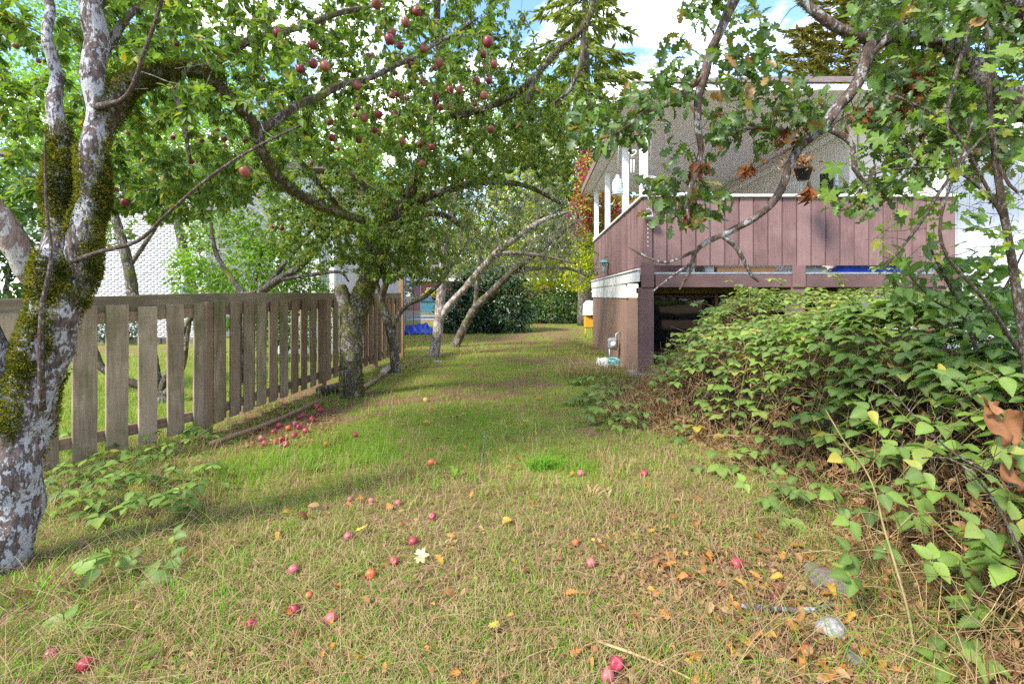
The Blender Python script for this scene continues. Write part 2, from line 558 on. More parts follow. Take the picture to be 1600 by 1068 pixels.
def plain(name, c, rough=0.6, spec=0.3, var=0.15, scale=6.0, metal=0.0, bump=0.0):
    t = NT(name)
    nz = t.noise(t.coord(), scale, 5)
    t.color(t.mix(t.ramp(nz, [(0.3, 0.0), (0.7, 1.0)]), tuple(v * (1 - var) for v in c), tuple(min(1, v * (1 + var)) for v in c)))
    t.rough(rough, spec); t.b.inputs["Metallic"].default_value = metal
    if bump: t.bump(t.noise(t.coord(), scale * 6, 4), bump, 0.01)
    return t.m

def bark_mat(name, dark, light, lichen, lichen_amt=0.5, green=0.0, scale=1.0):
    t = NT(name)
    v = t.coord((1, 1, 0.35))
    n1 = t.noise(v, 38 * scale, 6, 0.7, 0.6)
    c = t.mix(t.ramp(n1, [(0.35, 0.0), (0.65, 1.0)]), dark, light)
    v2 = t.coord((1, 1, 0.7))
    n2 = t.noise(v2, 13 * scale, 6, 0.68, 0.4)
    n3 = t.noise(v2, 55 * scale, 3, 0.6)
    n4 = t.noise(t.coord((1, 1, 0.25)), 40 * scale, 4, 0.6, 0.8)
    sm = t.math('ADD', t.math('ADD', n2, t.math('MULTIPLY', t.math('SUBTRACT', n3, 0.5), 0.45)), t.math('MULTIPLY', t.math('SUBTRACT', n4, 0.5), 0.75))
    lm = t.ramp(sm, [(0.55 - 0.16 * lichen_amt, 0.0), (0.61 - 0.14 * lichen_amt, 1.0)])
    c = t.mix(lm, c, t.mix(n3, tuple(x * 0.7 for x in lichen), lichen))
    if green:
        gm = t.ramp(t.noise(t.coord(), 4.0, 5), [(0.6 - 0.25 * green, 0.0), (0.72 - 0.2 * green, 1.0)])
        c = t.mix(gm, c, t.mix(n3, (0.06, 0.075, 0.012), (0.20, 0.21, 0.04)))
    t.color(c); t.rough(0.9, 0.15)
    t.bump(t.math('ADD', n1, t.math('MULTIPLY', lm, 0.25)), 0.9, 0.02)
    return t.m

def wood_mat(name, dark, light, green=0.0, grain=1.0, wear=0.0, axis=2):
    t = NT(name)
    o = t.new("ShaderNodeObjectInfo")
    tc = t.new("ShaderNodeTexCoord")
    ad = t.new("ShaderNodeVectorMath", operation='ADD')
    mul = t.new("ShaderNodeVectorMath", operation='SCALE'); mul.inputs["Scale"].default_value = 13.0
    cb = t.new("ShaderNodeCombineXYZ")
    for k in range(3): t.link(o.outputs["Random"], cb.inputs[k])
    t.link(cb.outputs[0], mul.inputs[0])
    t.link(tc.outputs["Object"], ad.inputs[0]); t.link(mul.outputs[0], ad.inputs[1])
    def mp(sc):
        m = t.new("ShaderNodeMapping"); m.inputs["Scale"].default_value = sc; t.link(ad.outputs[0], m.inputs["Vector"]); return m.outputs[0]
    s = [14.0 * grain] * 3; s[axis] = 0.9
    g = t.noise(mp(tuple(s)), 4.0, 6, 0.65, 0.5)
    c = t.mix(t.ramp(g, [(0.3, 0.0), (0.7, 1.0)]), dark, light)
    b = t.noise(mp((1.6, 1.6, 1.6)), 1.5, 4)
    c = t.mix(t.ramp(b, [(0.35, 0.55), (0.7, 0.0)]), c, tuple(x * 0.45 for x in dark))
    c = t.mix(t.math('MULTIPLY', t.math('SUBTRACT', o.outputs["Random"], 0.3), 0.5), c, tuple(min(1, x * 1.35) for x in light))
    if green:
        gm = t.ramp(t.noise(mp((2.5, 2.5, 1.2)), 2.0, 5), [(0.5, 0.0), (0.72, green)])
        c = t.mix(gm, c, (0.085, 0.095, 0.02))
    if wear:
        wm = t.ramp(t.noise(mp((30, 30, 7)), 1.6, 4, 0.7), [(0.65, 0.0), (0.71, wear)])
        c = t.mix(wm, c, (0.42, 0.34, 0.32))
    t.color(c); t.rough(0.8, 0.2)
    t.bump(g, 0.35, 0.008)
    return t.m

G3 = lambda a, b, c, y=None: [(0.0, a), (0.45, b), (0.9, c)] + ([(0.97, y)] if y else [])
M = {}
M['apple_leaf'] = leaf_mat("apple leaves", G3((0.065, 0.13, 0.016), (0.125, 0.225, 0.03), (0.22, 0.33, 0.05), (0.36, 0.28, 0.04)), 0.45, 0.5, 0.25)
M['apple_leaf_far'] = leaf_mat("grey green apple leaves", G3((0.075, 0.13, 0.022), (0.13, 0.21, 0.034), (0.23, 0.31, 0.05), (0.40, 0.34, 0.05)), 0.45, 0.5, 0.25, 0.1)
M['oak_leaf'] = leaf_mat("oak leaves", G3((0.03, 0.075, 0.012), (0.06, 0.13, 0.018), (0.13, 0.24, 0.03), (0.30, 0.13, 0.03)), 0.38, 0.38, 0.45, 0.3)
M['oak_brown'] = leaf_mat("dead oak leaves", [(0.0, (0.10, 0.03, 0.012)), (0.5, (0.22, 0.07, 0.02)), (1.0, (0.34, 0.14, 0.04))], 0.3, 0.6, 0.2, 0.0, (1.2, 1.0, 0.7))
M['maple_leaf'] = leaf_mat("bright maple leaves", [(0.0, (0.07, 0.17, 0.02)), (0.5, (0.14, 0.28, 0.03)), (0.9, (0.28, 0.42, 0.04)), (1.0, (0.55, 0.45, 0.05))], 0.6, 0.45, 0.3, 0.4, (1.2, 1.3, 0.5))
M['bramble_leaf'] = leaf_mat("bramble leaves", [(0.0, (0.06, 0.13, 0.018)), (0.5, (0.125, 0.235, 0.026)), (0.9, (0.22, 0.36, 0.04)), (0.955, (0.28, 0.34, 0.05)), (0.985, (0.50, 0.36, 0.03))], 0.34, 0.5, 0.25, 0.45, spots=0.0)
M['bramble_pale'] = leaf_mat("pale bramble leaves", [(0.0, (0.09, 0.17, 0.03)), (0.5, (0.17, 0.27, 0.05)), (0.85, (0.28, 0.36, 0.07)), (1.0, (0.42, 0.40, 0.07))], 0.4, 0.42, 0.4, 0.4)
M['dead_leaf'] = leaf_mat("dead brown leaves", [(0.0, (0.13, 0.055, 0.025)), (0.5, (0.31, 0.14, 0.06)), (1.0, (0.48, 0.28, 0.14))], 0.2, 0.75, 0.15, 0.15, (1.2, 1.0, 0.7))
M['straw'] = leaf_mat("dead canes", [(0.0, (0.14, 0.07, 0.035)), (0.45, (0.36, 0.21, 0.09)), (1.0, (0.58, 0.42, 0.22))], 0.1, 0.8, 0.15, 0.0)
M['laurel_leaf'] = leaf_mat("laurel leaves", [(0.0, (0.018, 0.05, 0.018)), (0.6, (0.035, 0.09, 0.03)), (1.0, (0.07, 0.15, 0.05))], 0.2, 0.28, 0.5, 0.1)
M['far_maple'] = leaf_mat("yellow green maple leaves", [(0.0, (0.26, 0.33, 0.02)), (0.5, (0.46, 0.52, 0.03)), (1.0, (0.68, 0.62, 0.05))], 0.55, 0.5, 0.25, 0.0)
M['red_maple'] = leaf_mat("red vine maple leaves", [(0.0, (0.26, 0.36, 0.04)), (0.42, (0.46, 0.42, 0.05)), (0.56, (0.42, 0.06, 0.06)), (1.0, (0.40, 0.015, 0.065))], 0.35, 0.5, 0.25, 0.0, (1.1, 1.0, 1.0))
M['bright_shrub'] = leaf_mat("fresh shrub leaves", [(0.0, (0.09, 0.19, 0.02)), (0.5, (0.18, 0.32, 0.035)), (1.0, (0.31, 0.45, 0.06))], 0.55, 0.45, 0.35, 0.1)
M['dark_shrub'] = leaf_mat("dark shrub leaves", [(0.0, (0.045, 0.105, 0.02)), (0.6, (0.08, 0.16, 0.035)), (1.0, (0.14, 0.23, 0.05))], 0.35, 0.4, 0.4, 0.1)
M['yellow_shrub'] = leaf_mat("yellow shrub leaves", [(0.0, (0.45, 0.36, 0.02)), (1.0, (0.75, 0.62, 0.04))], 0.4, 0.5, 0.25, 0.0)
M['fir'] = leaf_mat("fir needles", [(0.0, (0.11, 0.15, 0.025)), (0.6, (0.23, 0.28, 0.05)), (1.0, (0.40, 0.43, 0.10))], 0.25, 0.5, 0.3, 0.0)
M['pine'] = leaf_mat("pine needles", [(0.0, (0.12, 0.13, 0.03)), (0.6, (0.24, 0.22, 0.05)), (1.0, (0.42, 0.33, 0.10))], 0.25, 0.5, 0.3, 0.0)
M['grass'] = leaf_mat("grass blades", [(0.0, (0.22, 0.11, 0.06)), (0.12, (0.40, 0.245, 0.14)), (0.31, (0.54, 0.375, 0.215)), (0.40, (0.36, 0.32, 0.09)), (0.55, (0.20, 0.34, 0.03)), (0.85, (0.15, 0.36, 0.025)), (1.0, (0.24, 0.50, 0.035))], 0.35, 0.6, 0.2, 0.0)
M['moss'] = leaf_mat("moss", [(0.0, (0.055, 0.07, 0.010)), (0.5, (0.12, 0.135, 0.018)), (0.85, (0.20, 0.205, 0.028)), (1.0, (0.36, 0.28, 0.03))], 0.35, 0.9, 0.1, 0.0)
M['fallen'] = leaf_mat("fallen leaves", [(0.0, (0.20, 0.07, 0.03)), (0.35, (0.42, 0.14, 0.03)), (0.7, (0.55, 0.22, 0.035)), (1.0, (0.68, 0.38, 0.04))], 0.2, 0.6, 0.25, 0.2, (1.2, 1.0, 0.7))
M['fallen_yellow'] = leaf_mat("yellow fallen leaf", [(0.0, (0.72, 0.50, 0.04)), (1.0, (0.75, 0.55, 0.06))], 0.2, 0.6, 0.25, 0.3, (1, 1, 1))
M['fallen_cream'] = leaf_mat("cream fallen leaf", [(0.0, (0.72, 0.64, 0.30)), (1.0, (0.74, 0.66, 0.34))], 0.2, 0.6, 0.25, 0.3, (1, 1, 1))
M['berry'] = plain("dark berries", (0.10, 0.02, 0.015), 0.5, 0.4, 0.3, 40)

M['bark_lichen'] = bark_mat("bark with white lichen", (0.045, 0.032, 0.028), (0.20, 0.15, 0.13), (0.47, 0.455, 0.47), 0.55, 0.0, 1.1)
M['bark_mossy'] = bark_mat("mossy apple bark", (0.05, 0.038, 0.026), (0.13, 0.095, 0.068), (0.30, 0.28, 0.24), 0.2, 0.35, 1.0)
M['bark_tan'] = bark_mat("tan apple bark", (0.13, 0.085, 0.065), (0.34, 0.245, 0.20), (0.52, 0.47, 0.42), 0.5, 0.15, 0.8)
M['bark_oak'] = bark_mat("oak bark", (0.055, 0.036, 0.028), (0.17, 0.115, 0.085), (0.36, 0.35, 0.34), 0.25, 0.10, 1.1)
M['bark_dark'] = bark_mat("dark bark", (0.035, 0.026, 0.02), (0.11, 0.082, 0.06), (0.25, 0.25, 0.22), 0.15, 0.2, 1.0)
M['twig'] = bark_mat("twigs", (0.085, 0.065, 0.05), (0.24, 0.195, 0.155), (0.40, 0.39, 0.33), 0.55, 0.15, 3.0)
M['twig_brown'] = bark_mat("brown twigs", (0.045, 0.028, 0.02), (0.14, 0.095, 0.065), (0.25, 0.23, 0.2), 0.15, 0.0, 3.0)
M['cane'] = plain("bramble canes", (0.20, 0.16, 0.06), 0.6, 0.3, 0.4, 8)
M['dead_wood'] = wood_mat("bare weathered wood", (0.20, 0.15, 0.13), (0.48, 0.40, 0.36), 0.0, 1.2)
M['lilac_leaf'] = leaf_mat("lilac leaves", [(0.0, (0.07, 0.15, 0.03)), (0.6, (0.12, 0.23, 0.045)), (1.0, (0.18, 0.30, 0.06))], 0.4, 0.45, 0.3, 0.3)
M['core'] = plain("painted shade inside the thicket", (0.03, 0.028, 0.018), 0.95, 0.05, 0.4, 9, bump=0.6)

M['fence'] = wood_mat("weathered cedar", (0.22, 0.15, 0.095), (0.44, 0.335, 0.235), 0.75)
M['fence_brown'] = wood_mat("brown cedar", (0.16, 0.10, 0.065), (0.33, 0.225, 0.145), 0.35)
M['fence_cap'] = wood_mat("mossy cap board", (0.16, 0.12, 0.08), (0.32, 0.25, 0.17), 0.8)
M['orange_wood'] = wood_mat("orange stained post", (0.24, 0.13, 0.06), (0.38, 0.22, 0.11), 0.0)
M['deck_paint'] = wood_mat("mauve brown deck paint", (0.17, 0.092, 0.087), (0.255, 0.158, 0.142), 0.0, 1.0, 0.5)
M['deck_dark'] = wood_mat("brown painted beam", (0.135, 0.078, 0.07), (0.18, 0.105, 0.098), 0.0, 1.0, 0.5, axis=0)
M['deck_post'] = wood_mat("brown painted post", (0.15, 0.085, 0.075), (0.20, 0.115, 0.105), 0.0, 0.6, 0.5)
M['stucco'] = plain("brown painted wall", (0.255, 0.165, 0.125), 0.9, 0.1, 0.1, 3, bump=0.3)
M['white'] = plain("white paint", (0.80, 0.79, 0.77), 0.5, 0.3, 0.05, 4)
M['white_worn'] = plain("weathered white paint", (0.66, 0.64, 0.62), 0.6, 0.2, 0.12, 5)
M['beige'] = plain("beige siding", (0.60, 0.54, 0.48), 0.7, 0.2, 0.05, 2)
M['soffit'] = plain("beige soffit boards", (0.80, 0.76, 0.74), 0.7, 0.2, 0.05, 1.5)
M['shingle'] = plain("grey brown shingles", (0.15, 0.12, 0.11), 0.9, 0.1, 0.4, 10, bump=0.5)
M['gutter'] = plain("brown fascia", (0.22, 0.14, 0.11), 0.6, 0.2, 0.1, 5)
M['recess_shade'] = plain("painted recess shade", (0.05, 0.043, 0.038), 0.9, 0.1, 0.2, 3)  # shade below the deck put into the wall and joist colour
M['header'] = wood_mat("olive header beam", (0.13, 0.095, 0.025), (0.22, 0.16, 0.05), 0.0, 1.0, 0.0, axis=0)
def glass_mat(name, c, rough=0.04):
    t = NT(name); t.color(c); t.rough(rough, 0.6)
    return t.m
M['glass'] = glass_mat("dark window glass", (0.012, 0.014, 0.016))
M['glass_blue'] = glass_mat("blue window glass", (0.03, 0.07, 0.20))
M['pale_blue'] = plain("pale blue trim", (0.50, 0.56, 0.68), 0.5, 0.3, 0.05, 4)
M['siding_white'] = plain("white board siding", (0.60, 0.59, 0.61), 0.7, 0.2, 0.05, 2)
M['brick_white'] = plain("white painted brick", (0.57, 0.54, 0.55), 0.85, 0.15, 0.07, 8, bump=0.3)
M['mortar'] = plain("painted mortar", (0.53, 0.50, 0.51), 0.9, 0.1, 0.08, 8)
M['porch_floor'] = plain("pale light bouncing deck floor", (0.74, 0.72, 0.70), 0.7, 0.2, 0.08, 3)  # unseen floor, made pale to bounce light up onto the soffit
M['rust_brick'] = plain("red brown brick", (0.24, 0.10, 0.075), 0.8, 0.2, 0.15, 5)
M['concrete'] = plain("pale concrete", (0.42, 0.40, 0.38), 0.9, 0.1, 0.12, 3, bump=0.2)
M['asphalt'] = plain("grey road", (0.22, 0.215, 0.21), 0.9, 0.1, 0.15, 2)
M['stone'] = plain("grey stone", (0.17, 0.145, 0.12), 0.95, 0.05, 0.35, 9, bump=0.6)
M['stone_white'] = plain("pale stone", (0.33, 0.31, 0.28), 0.9, 0.1, 0.5, 9, bump=0.5)
M['car_paint'] = plain("teal car paint", (0.10, 0.30, 0.36), 0.25, 0.5, 0.02, 2)
M['rubber'] = plain("black rubber", (0.025, 0.025, 0.025), 0.8, 0.2, 0.1, 5)
M['tarp'] = plain("blue tarpaulin", (0.015, 0.055, 0.40), 0.4, 0.4, 0.2, 6)
M['teal'] = plain("teal painted metal", (0.16, 0.36, 0.34), 0.5, 0.4, 0.1, 8)
M['steel'] = plain("grey metal", (0.32, 0.32, 0.33), 0.45, 0.5, 0.2, 14, metal=0.6)
M['wire'] = plain("galvanised wire", (0.50, 0.48, 0.48), 0.45, 0.5, 0.1, 10, metal=0.3)
M['black'] = plain("black plastic", (0.025, 0.023, 0.022), 0.5, 0.4, 0.1, 5)
M['yellow'] = plain("yellow paint", (0.62, 0.33, 0.02), 0.5, 0.4, 0.08, 5)
M['crate'] = wood_mat("bare board", (0.30, 0.15, 0.06), (0.44, 0.25, 0.12), 0.0, 1.0, 0.0, axis=0)
M['cloth_grey'] = plain("pale plastic sheet", (0.28, 0.31, 0.32), 0.5, 0.3, 0.2, 9)
M['aqua'] = plain("aqua plastic", (0.18, 0.45, 0.48), 0.4, 0.4, 0.2, 9)
M['copper'] = plain("dark copper", (0.17, 0.08, 0.045), 0.4, 0.5, 0.2, 12, metal=0.7)
def jar_mat():
    t = NT("lantern glass"); t.color((0.75, 0.85, 0.80)); t.rough(0.1, 0.5)
    t.b.inputs["Transmission Weight"].default_value = 0.45
    return t.m
M['jar'] = jar_mat()
def apple_mat(name, red, streak, bloom=0.25, pale=0.0):
    t = NT(name)
    o = t.new("ShaderNodeObjectInfo")
    n = t.noise(t.coord((9, 9, 1.2)), 6.0, 4, 0.6)
    n2 = t.noise(t.coord(), 14.0, 3)
    c = t.mix(t.ramp(n, [(0.48, 0.0), (0.72, 0.7)]), red, streak)
    c = t.mix(t.math('MULTIPLY', o.outputs["Random"], 0.45), c, tuple(x * 0.45 for x in red))
    c = t.mix(t.ramp(n2, [(0.4, 0.0), (0.75, bloom)]), c, (0.42, 0.30, 0.34))
    t.color(t.mix(t.ramp(t.noise(t.coord(), 3.2, 3), [(0.64, 0.0), (0.70, 0.85)]), c, (0.13, 0.06, 0.03)) if pale else c); t.rough(0.38, 0.4)
    return t.m
M['apple_red'] = apple_mat("hanging apple skin", (0.17, 0.010, 0.018), (0.26, 0.10, 0.04), 0.06)
M['apple_dull'] = apple_mat("russet apple skin", (0.24, 0.05, 0.03), (0.36, 0.22, 0.07), 0.08)
M['apple_ground'] = apple_mat("fallen apple skin", (0.34, 0.02, 0.042), (0.44, 0.11, 0.09), 0.16, 1.0)
M['apple_pink'] = apple_mat("faded fallen apple skin", (0.46, 0.11, 0.11), (0.50, 0.25, 0.17), 0.22, 1.0)
M['apple_orange'] = apple_mat("rusty orange apple skin", (0.55, 0.12, 0.03), (0.60, 0.26, 0.07), 0.1, 1.0)
M['apple_yellow'] = apple_mat("yellow apple skin", (0.60, 0.40, 0.05), (0.62, 0.48, 0.12), 0.1)
M['apple_rot'] = apple_mat("rotten apple skin", (0.22, 0.03, 0.03), (0.16, 0.06, 0.03), 0.15)

# ---------------------------------------------------------------- ground
def gh(X, Y):
    X = np.asarray(X, float); Y = np.asarray(Y, float)
    z = 0.05 * (fbm(X * 0.55 + 40, Y * 0.55 + 40, 3) - 0.5) + 0.02 * (fbm(X * 3.1 + 90, Y * 3.1 + 50, 2) - 0.5)
    z = z - 0.16 * sstep(0.9, 1.8, X) * sstep(7.5, 9.6, Y) * (1 - sstep(15, 19, Y))
    return z * (1 - sstep(40, 60, np.hypot(X, Y)))

def green(X, Y):
    """how green (1) or dry (0) the turf is at a place"""
    X = np.asarray(X, float); Y = np.asarray(Y, float)
    g = 0.42 + 0.85 * (fbm(X * 0.9 + 7, Y * 0.9 + 3, 3) - 0.5) + 1.0 * (fbm(X * 3.4 + 70, Y * 3.4 + 30, 2) - 0.5)
    def blob(x, y, rx, ry, a):
        return a * np.exp(-((X - x) / rx) ** 2 - ((Y - y) / ry) ** 2)
    g = g + blob(-2.0, 4.0, 0.75, 0.8, 0.55) + blob(-0.1, 5.4, 1.1, 0.9, 0.40) + blob(-1.2, 4.6, 1.0, 0.8, 0.35) + blob(-1.5, 2.9, 0.5, 0.8, 0.40)
    g = g + blob(0.45, 3.6, 0.45, 0.4, 0.30) + blob(-1.2, 8.6, 1.2, 1.6, 0.25) + blob(0.8, 7.6, 0.7, 1.0, 0.25)
    g = g + blob(-0.4, 2.1, 1.0, 0.75, -0.34) + blob(0.3, 2.4, 1.2, 0.5, -0.12) + blob(-0.1, 3.15, 0.9, 0.4, -0.25) + blob(-0.75, 2.75, .5, .45, -.2)
    g = g + blob(0.6, 15.5, 1.9, 3.0, -0.15) + blob(1.3, 2.2, 0.6, 0.9, -0.45) - 0.42 * (1 - sstep(2.4, 3.9, Y)) * sstep(-1.9, -1.2, X) + blob(-2.45, 4.9, 0.5, 0.9, -0.5)
    nb = sstep(0.15, 0.5, -3.35 - X + 0.02 * (Y - 4))
    nb = np.where(Y > 11.2, 0, nb)
    return np.clip(g * (1 - nb) + nb * (0.93 + 0.2 * (fbm(X, Y, 2) - 0.5)), 0.02, 1.0)

def axis(lo, hi, fine, a, b, grow_):
    v = list(np.arange(a, b + 1e-6, fine)); s = fine
    while v[-1] < hi: s *= grow_; v.append(v[-1] + s)
    s = fine
    while v[0] > lo: s *= grow_; v.insert(0, v[0] - s)
    return np.array(v)
gx = axis(-420, 420, 0.09, -5, 5, 1.18); gy = axis(-60, 700, 0.09, 1.0, 12, 1.15)
GX, GY = np.meshgrid(gx, gy)
GZ = gh(GX, GY)
mb = MB()
nx, ny = len(gx), len(gy)
ii = np.arange(ny - 1)[:, None] * nx + np.arange(nx - 1)[None]
mb.add(np.stack([GX, GY, GZ], -1), np.stack([ii, ii + 1, ii + nx + 1, ii + nx], -1).reshape(-1, 4), a=green(GX, GY).ravel())
t = NT("turf and soil")
w = t.world()
n1 = t.noise(w, 60, 5, 0.7); n2 = t.noise(w, 7, 5, 0.65)
soil = t.mix(t.ramp(n1, [(0.3, 0.0), (0.7, 1.0)]), (0.11, 0.062, 0.038), (0.34, 0.215, 0.12))
turf = t.mix(t.ramp(n1, [(0.3, 0.0), (0.7, 1.0)]), (0.10, 0.13, 0.02), (0.27, 0.31, 0.06))
gm = t.ramp(t.math('ADD', t.attr("rnd"), t.math('MULTIPLY', t.math('SUBTRACT', n2, 0.5), 0.8)), [(0.24, 0.0), (0.55, 1.0)])
t.color(t.mix(gm, soil, turf)); t.rough(0.95, 0.05); t.bump(n1, 0.8, 0.03)
ground = mb.build("lawn", t.m)
tag(ground, "patchy lawn of green and dry straw coloured grass", None, None, "structure")

APPLE_SPOTS = []
# grass blades: denser the nearer
def grass_blades(name, n, y0, y1, x0=-150, x1=1750, hmul=1.0, wmin=0.003, thatch=False):
    y = y0 + (y1 - y0) * R.random(n); x = x0 + (x1 - x0) * R.random(n)
    Y = FP * EYE / (y - CY); X = (x - CX) / FP * Y
    g = green(X, Y)
    keep = np.ones(n, bool)
    keep &= ~((X > 1.85) & (Y > 8.3) & (Y < 17)) & ~((X < -4.6) & (Y > 10.9))
    keep &= R.random(n) < (0.55 + 0.45 * g)
    dens = fbm(X * 2.2 + 11, Y * 2.2 + 5, 2)
    keep &= R.random(n) < np.clip(1.5 * dens, 0.25, 1.0)
    bare = np.exp(-((X + 2.45) / 0.5) ** 2 - ((Y - 4.9) / 0.8) ** 2) + 1.2 * np.exp(-((X - 1.05) / 0.75) ** 2 - ((Y - 2.05) / 0.75) ** 2)
    keep &= R.random(n) > bare * (0.5 if thatch else 0.85)
    X, Y, g = X[keep], Y[keep], g[keep]; n = len(X)
    gv = np.clip(g + R.normal(0, 0.17, n), 0, 1)
    if thatch:
        k = R.random(n) > 1.5 * g; X, Y, g = X[k], Y[k], g[k]; n = len(X); gv = R.uniform(0.0, 0.27, n)
    dry = gv < 0.36
    tall = 1.25 * fbm(X * 1.7 + 3, Y * 1.7 + 8, 2) * (0.45 + 1.1 * sstep(.42, .75, vnoise(X * 9 + 5, Y * 9 + 2)))
    h = (0.03 + 0.055 * R.random(n)) * (0.6 + 0.9 * tall) * hmul * np.where(dry, 1.1, 1.0)
    for ax_, ay_, ar_ in APPLE_SPOTS:
        h = np.where((X - ax_) ** 2 + (Y + ar_ * .4 - ay_) ** 2 < (1.1 * ar_) ** 2, h * .35, h)
    wd = np.maximum(wmin, 0.75 * Y / FP) * (0.6 + 0.7 * R.random(n))
    az = R.random(n) * 2 * np.pi
    h = h * (0.68 + 0.32 * sstep(2.6, 3.4, Y) + 0.35 * (1 - sstep(-1.9, -1.4, X)))
    lean = np.where(dry, (1.25 if thatch else 0.95) + (.5 if thatch else 1.0) * R.random(n), 0.2 + 1.0 * R.random(n))
    dirx, diry = np.cos(az), np.sin(az)
    base = np.stack([X, Y, gh(X, Y) - 0.004 + np.where(dry, 0.012 * R.random(n), 0)], -1)
    side = np.stack([-diry, dirx, np.zeros(n)], -1) * wd[:, None] * 0.5
    l1 = np.stack([dirx * np.sin(lean * .5), diry * np.sin(lean * .5), np.cos(lean * .5)], -1)
    l2 = np.stack([dirx * np.sin(lean * 1.25), diry * np.sin(lean * 1.25), np.cos(lean * 1.25)], -1)
    p1 = base + l1 * h[:, None] * .55; p2 = p1 + l2 * h[:, None] * .6
    p2[:, 2] = np.maximum(p2[:, 2], base[:, 2] + 0.003)
    V = np.stack([base - side, base + side, p1 - side * .8, p1 + side * .8, p2], 1).reshape(-1, 3)
    o = (np.arange(n) * 5)[:, None]
    mb = MB()
    mb.add(V, o + np.array([[0, 1, 3, 2]]), o + np.array([[2, 3, 4]]), a=np.repeat(gv * 0.999, 5))
    ob = mb.build(name, M['grass'])
    tag(ob, "dry straw coloured thatch matted on the lawn" if thatch else "short lawn grass, green in patches and dry straw between", None, None, "stuff")
    return ob

# ---------------------------------------------------------------- fence
def picket_mesh(w, h):
    return box_mesh("picket", w, 0.022, h, 0.004, 0.002)
fence = thing("wooden_fence", "weathered grey brown picket fence with mossy cap board along the left of the lawn", "fence", (-3.22, 4.72, 0))
FA, FB, FC = np.array([-3.86, 3.3]), np.array([-3.22, 4.72]), np.array([-2.95, 10.6])
pk = [picket_mesh(.152, 1.21), picket_mesh(.146, 1.2), picket_mesh(.156, 1.22)]
for m in pk: m.materials.append(M['fence'])
pkb = [picket_mesh(.14, 1.2), picket_mesh(.146, 1.21)]
for m in pkb: m.materials.append(M['fence_brown'])
def fence_run(A, B, pitch, start, zt0, zt1, both):
    d = B - A; L = np.linalg.norm(d); u = d / L; nrm = np.array([u[1], -u[0]])      # nrm points to the lawn
    ang = math.atan2(u[1], u[0])
    s = start; k = 0
    while s < L - 0.05:
        for side in ((1, -1) if both else (1,)):
            ss = s + (0 if side == 1 else pitch * 0.5)
            if ss > L - 0.05: continue
            p = A + u * ss + nrm * side * 0.032
            zt = zt0 + (zt1 - zt0) * ss / L - 0.035
            me = random.choice(pk if (random.random() < 0.8 and not (both and ss > 2.2)) else pkb)
            o = link("picket", me, None, fence, loc=(p[0], p[1], zt - 1.215 + random.uniform(-.006, .006)))
            o.rotation_euler = (random.uniform(-.008, .008), random.uniform(-.008, .008), ang + random.uniform(-.025, .025))
        s += pitch * random.uniform(0.95, 1.05); k += 1
    for z, nm in ((0.20, "rail"), (zt0 - 0.13, "rail")):
        zz = zt1 - 0.13 if z > 0.5 else z
        bar(nm, (*(A), z), (*(B), zz), 0.04, 0.09, M['fence_brown'], fence)
    bar("cap_board", (*(A - u * 0.0), zt0 - 0.016), (*(B + u * 0.02), zt1 - 0.016), 0.034, 0.135, M['fence_cap'], fence)
fence_run(FA, FB, 0.222, 0.15, 1.27, 1.325, False)
fence_run(FB + (FC - FB) / np.linalg.norm(FC - FB) * 0.025, FC, 0.235, 0.12, 1.33, 1.36, True)
for q in (FB, FB + (FC - FB) * .4, FB + (FC - FB) * .75):
    box("post", q[0] - .05, q[0] + .05, q[1] - .05, q[1] + .05, -0.1, 1.29, M['fence_brown'], fence)
box("end_post", FC[0] - .05, FC[0] + .05, FC[1] + .08, FC[1] + .18, -0.1, 1.79, M['orange_wood'], fence)

# ---------------------------------------------------------------- the house with its raised deck
HX, HD = 1.95, 8.6          # left face and front face of the deck
house = thing("house", "house with mauve brown raised deck, white porch posts and beige soffit", "house", (4.5, 10.5, 0))
RT, BB = 3.10, 1.885        # rail top, foot of the boards
bw = 0.256
m_board = box_mesh("board", bw - 0.026, 0.03, RT - BB, 0.005); m_board.materials.append(M['deck_paint'])
m_strip = box_mesh("batten", 0.012, 0.014, RT - BB - 0.01, 0.0); m_strip.materials.append(M['deck_paint'])
x = HX + 0.14; k = 0
link("corner_board", box_mesh("corner_board", 0.15, 0.05, RT - BB, 0.006), M['deck_paint'], house, loc=(HX + 0.07, HD - 0.004, BB))
x = HX + 0.155 + bw / 2
while x < 7.5:
    link("board", m_board, None, house, loc=(x, HD + random.uniform(-.002, .002), BB + random.uniform(-.004, .004)))
    link("batten", m_strip, None, house, loc=(x + bw / 2, HD + 0.007, BB))
    x += bw
xe = x - bw / 2
box("rail_backing", HX + .05, xe, HD + .03, HD + .07, BB + .02, RT - .01, M['deck_dark'], house)
m_sb = box_mesh("board", 0.19, 0.03, RT - BB, 0.005); m_sb.materials.append(M['deck_paint'])
y = HD + 0.13
while y < 15.6:
    o = link("board", m_sb, None, house, loc=(HX + random.uniform(-.003, .003), y, BB)); o.rotation_euler = (0, 0, math.pi / 2)
    y += 0.2
box("rail_backing", HX + .03, HX + .06, HD + .08, 15.6, BB + .02, RT - .01, M['deck_dark'], house)
box("rail_cap", HX - .06, xe + .05, HD - .07, HD + .10, RT, RT + .045, M['white'], house)
box("rail_cap", HX - .06, HX + .10, HD + .105, 15.7, RT, RT + .045, M['white'], house)
box("rear_rail", HX + .1, 5.85, 15.64, 15.69, 1.77, RT, M['deck_paint'], house)
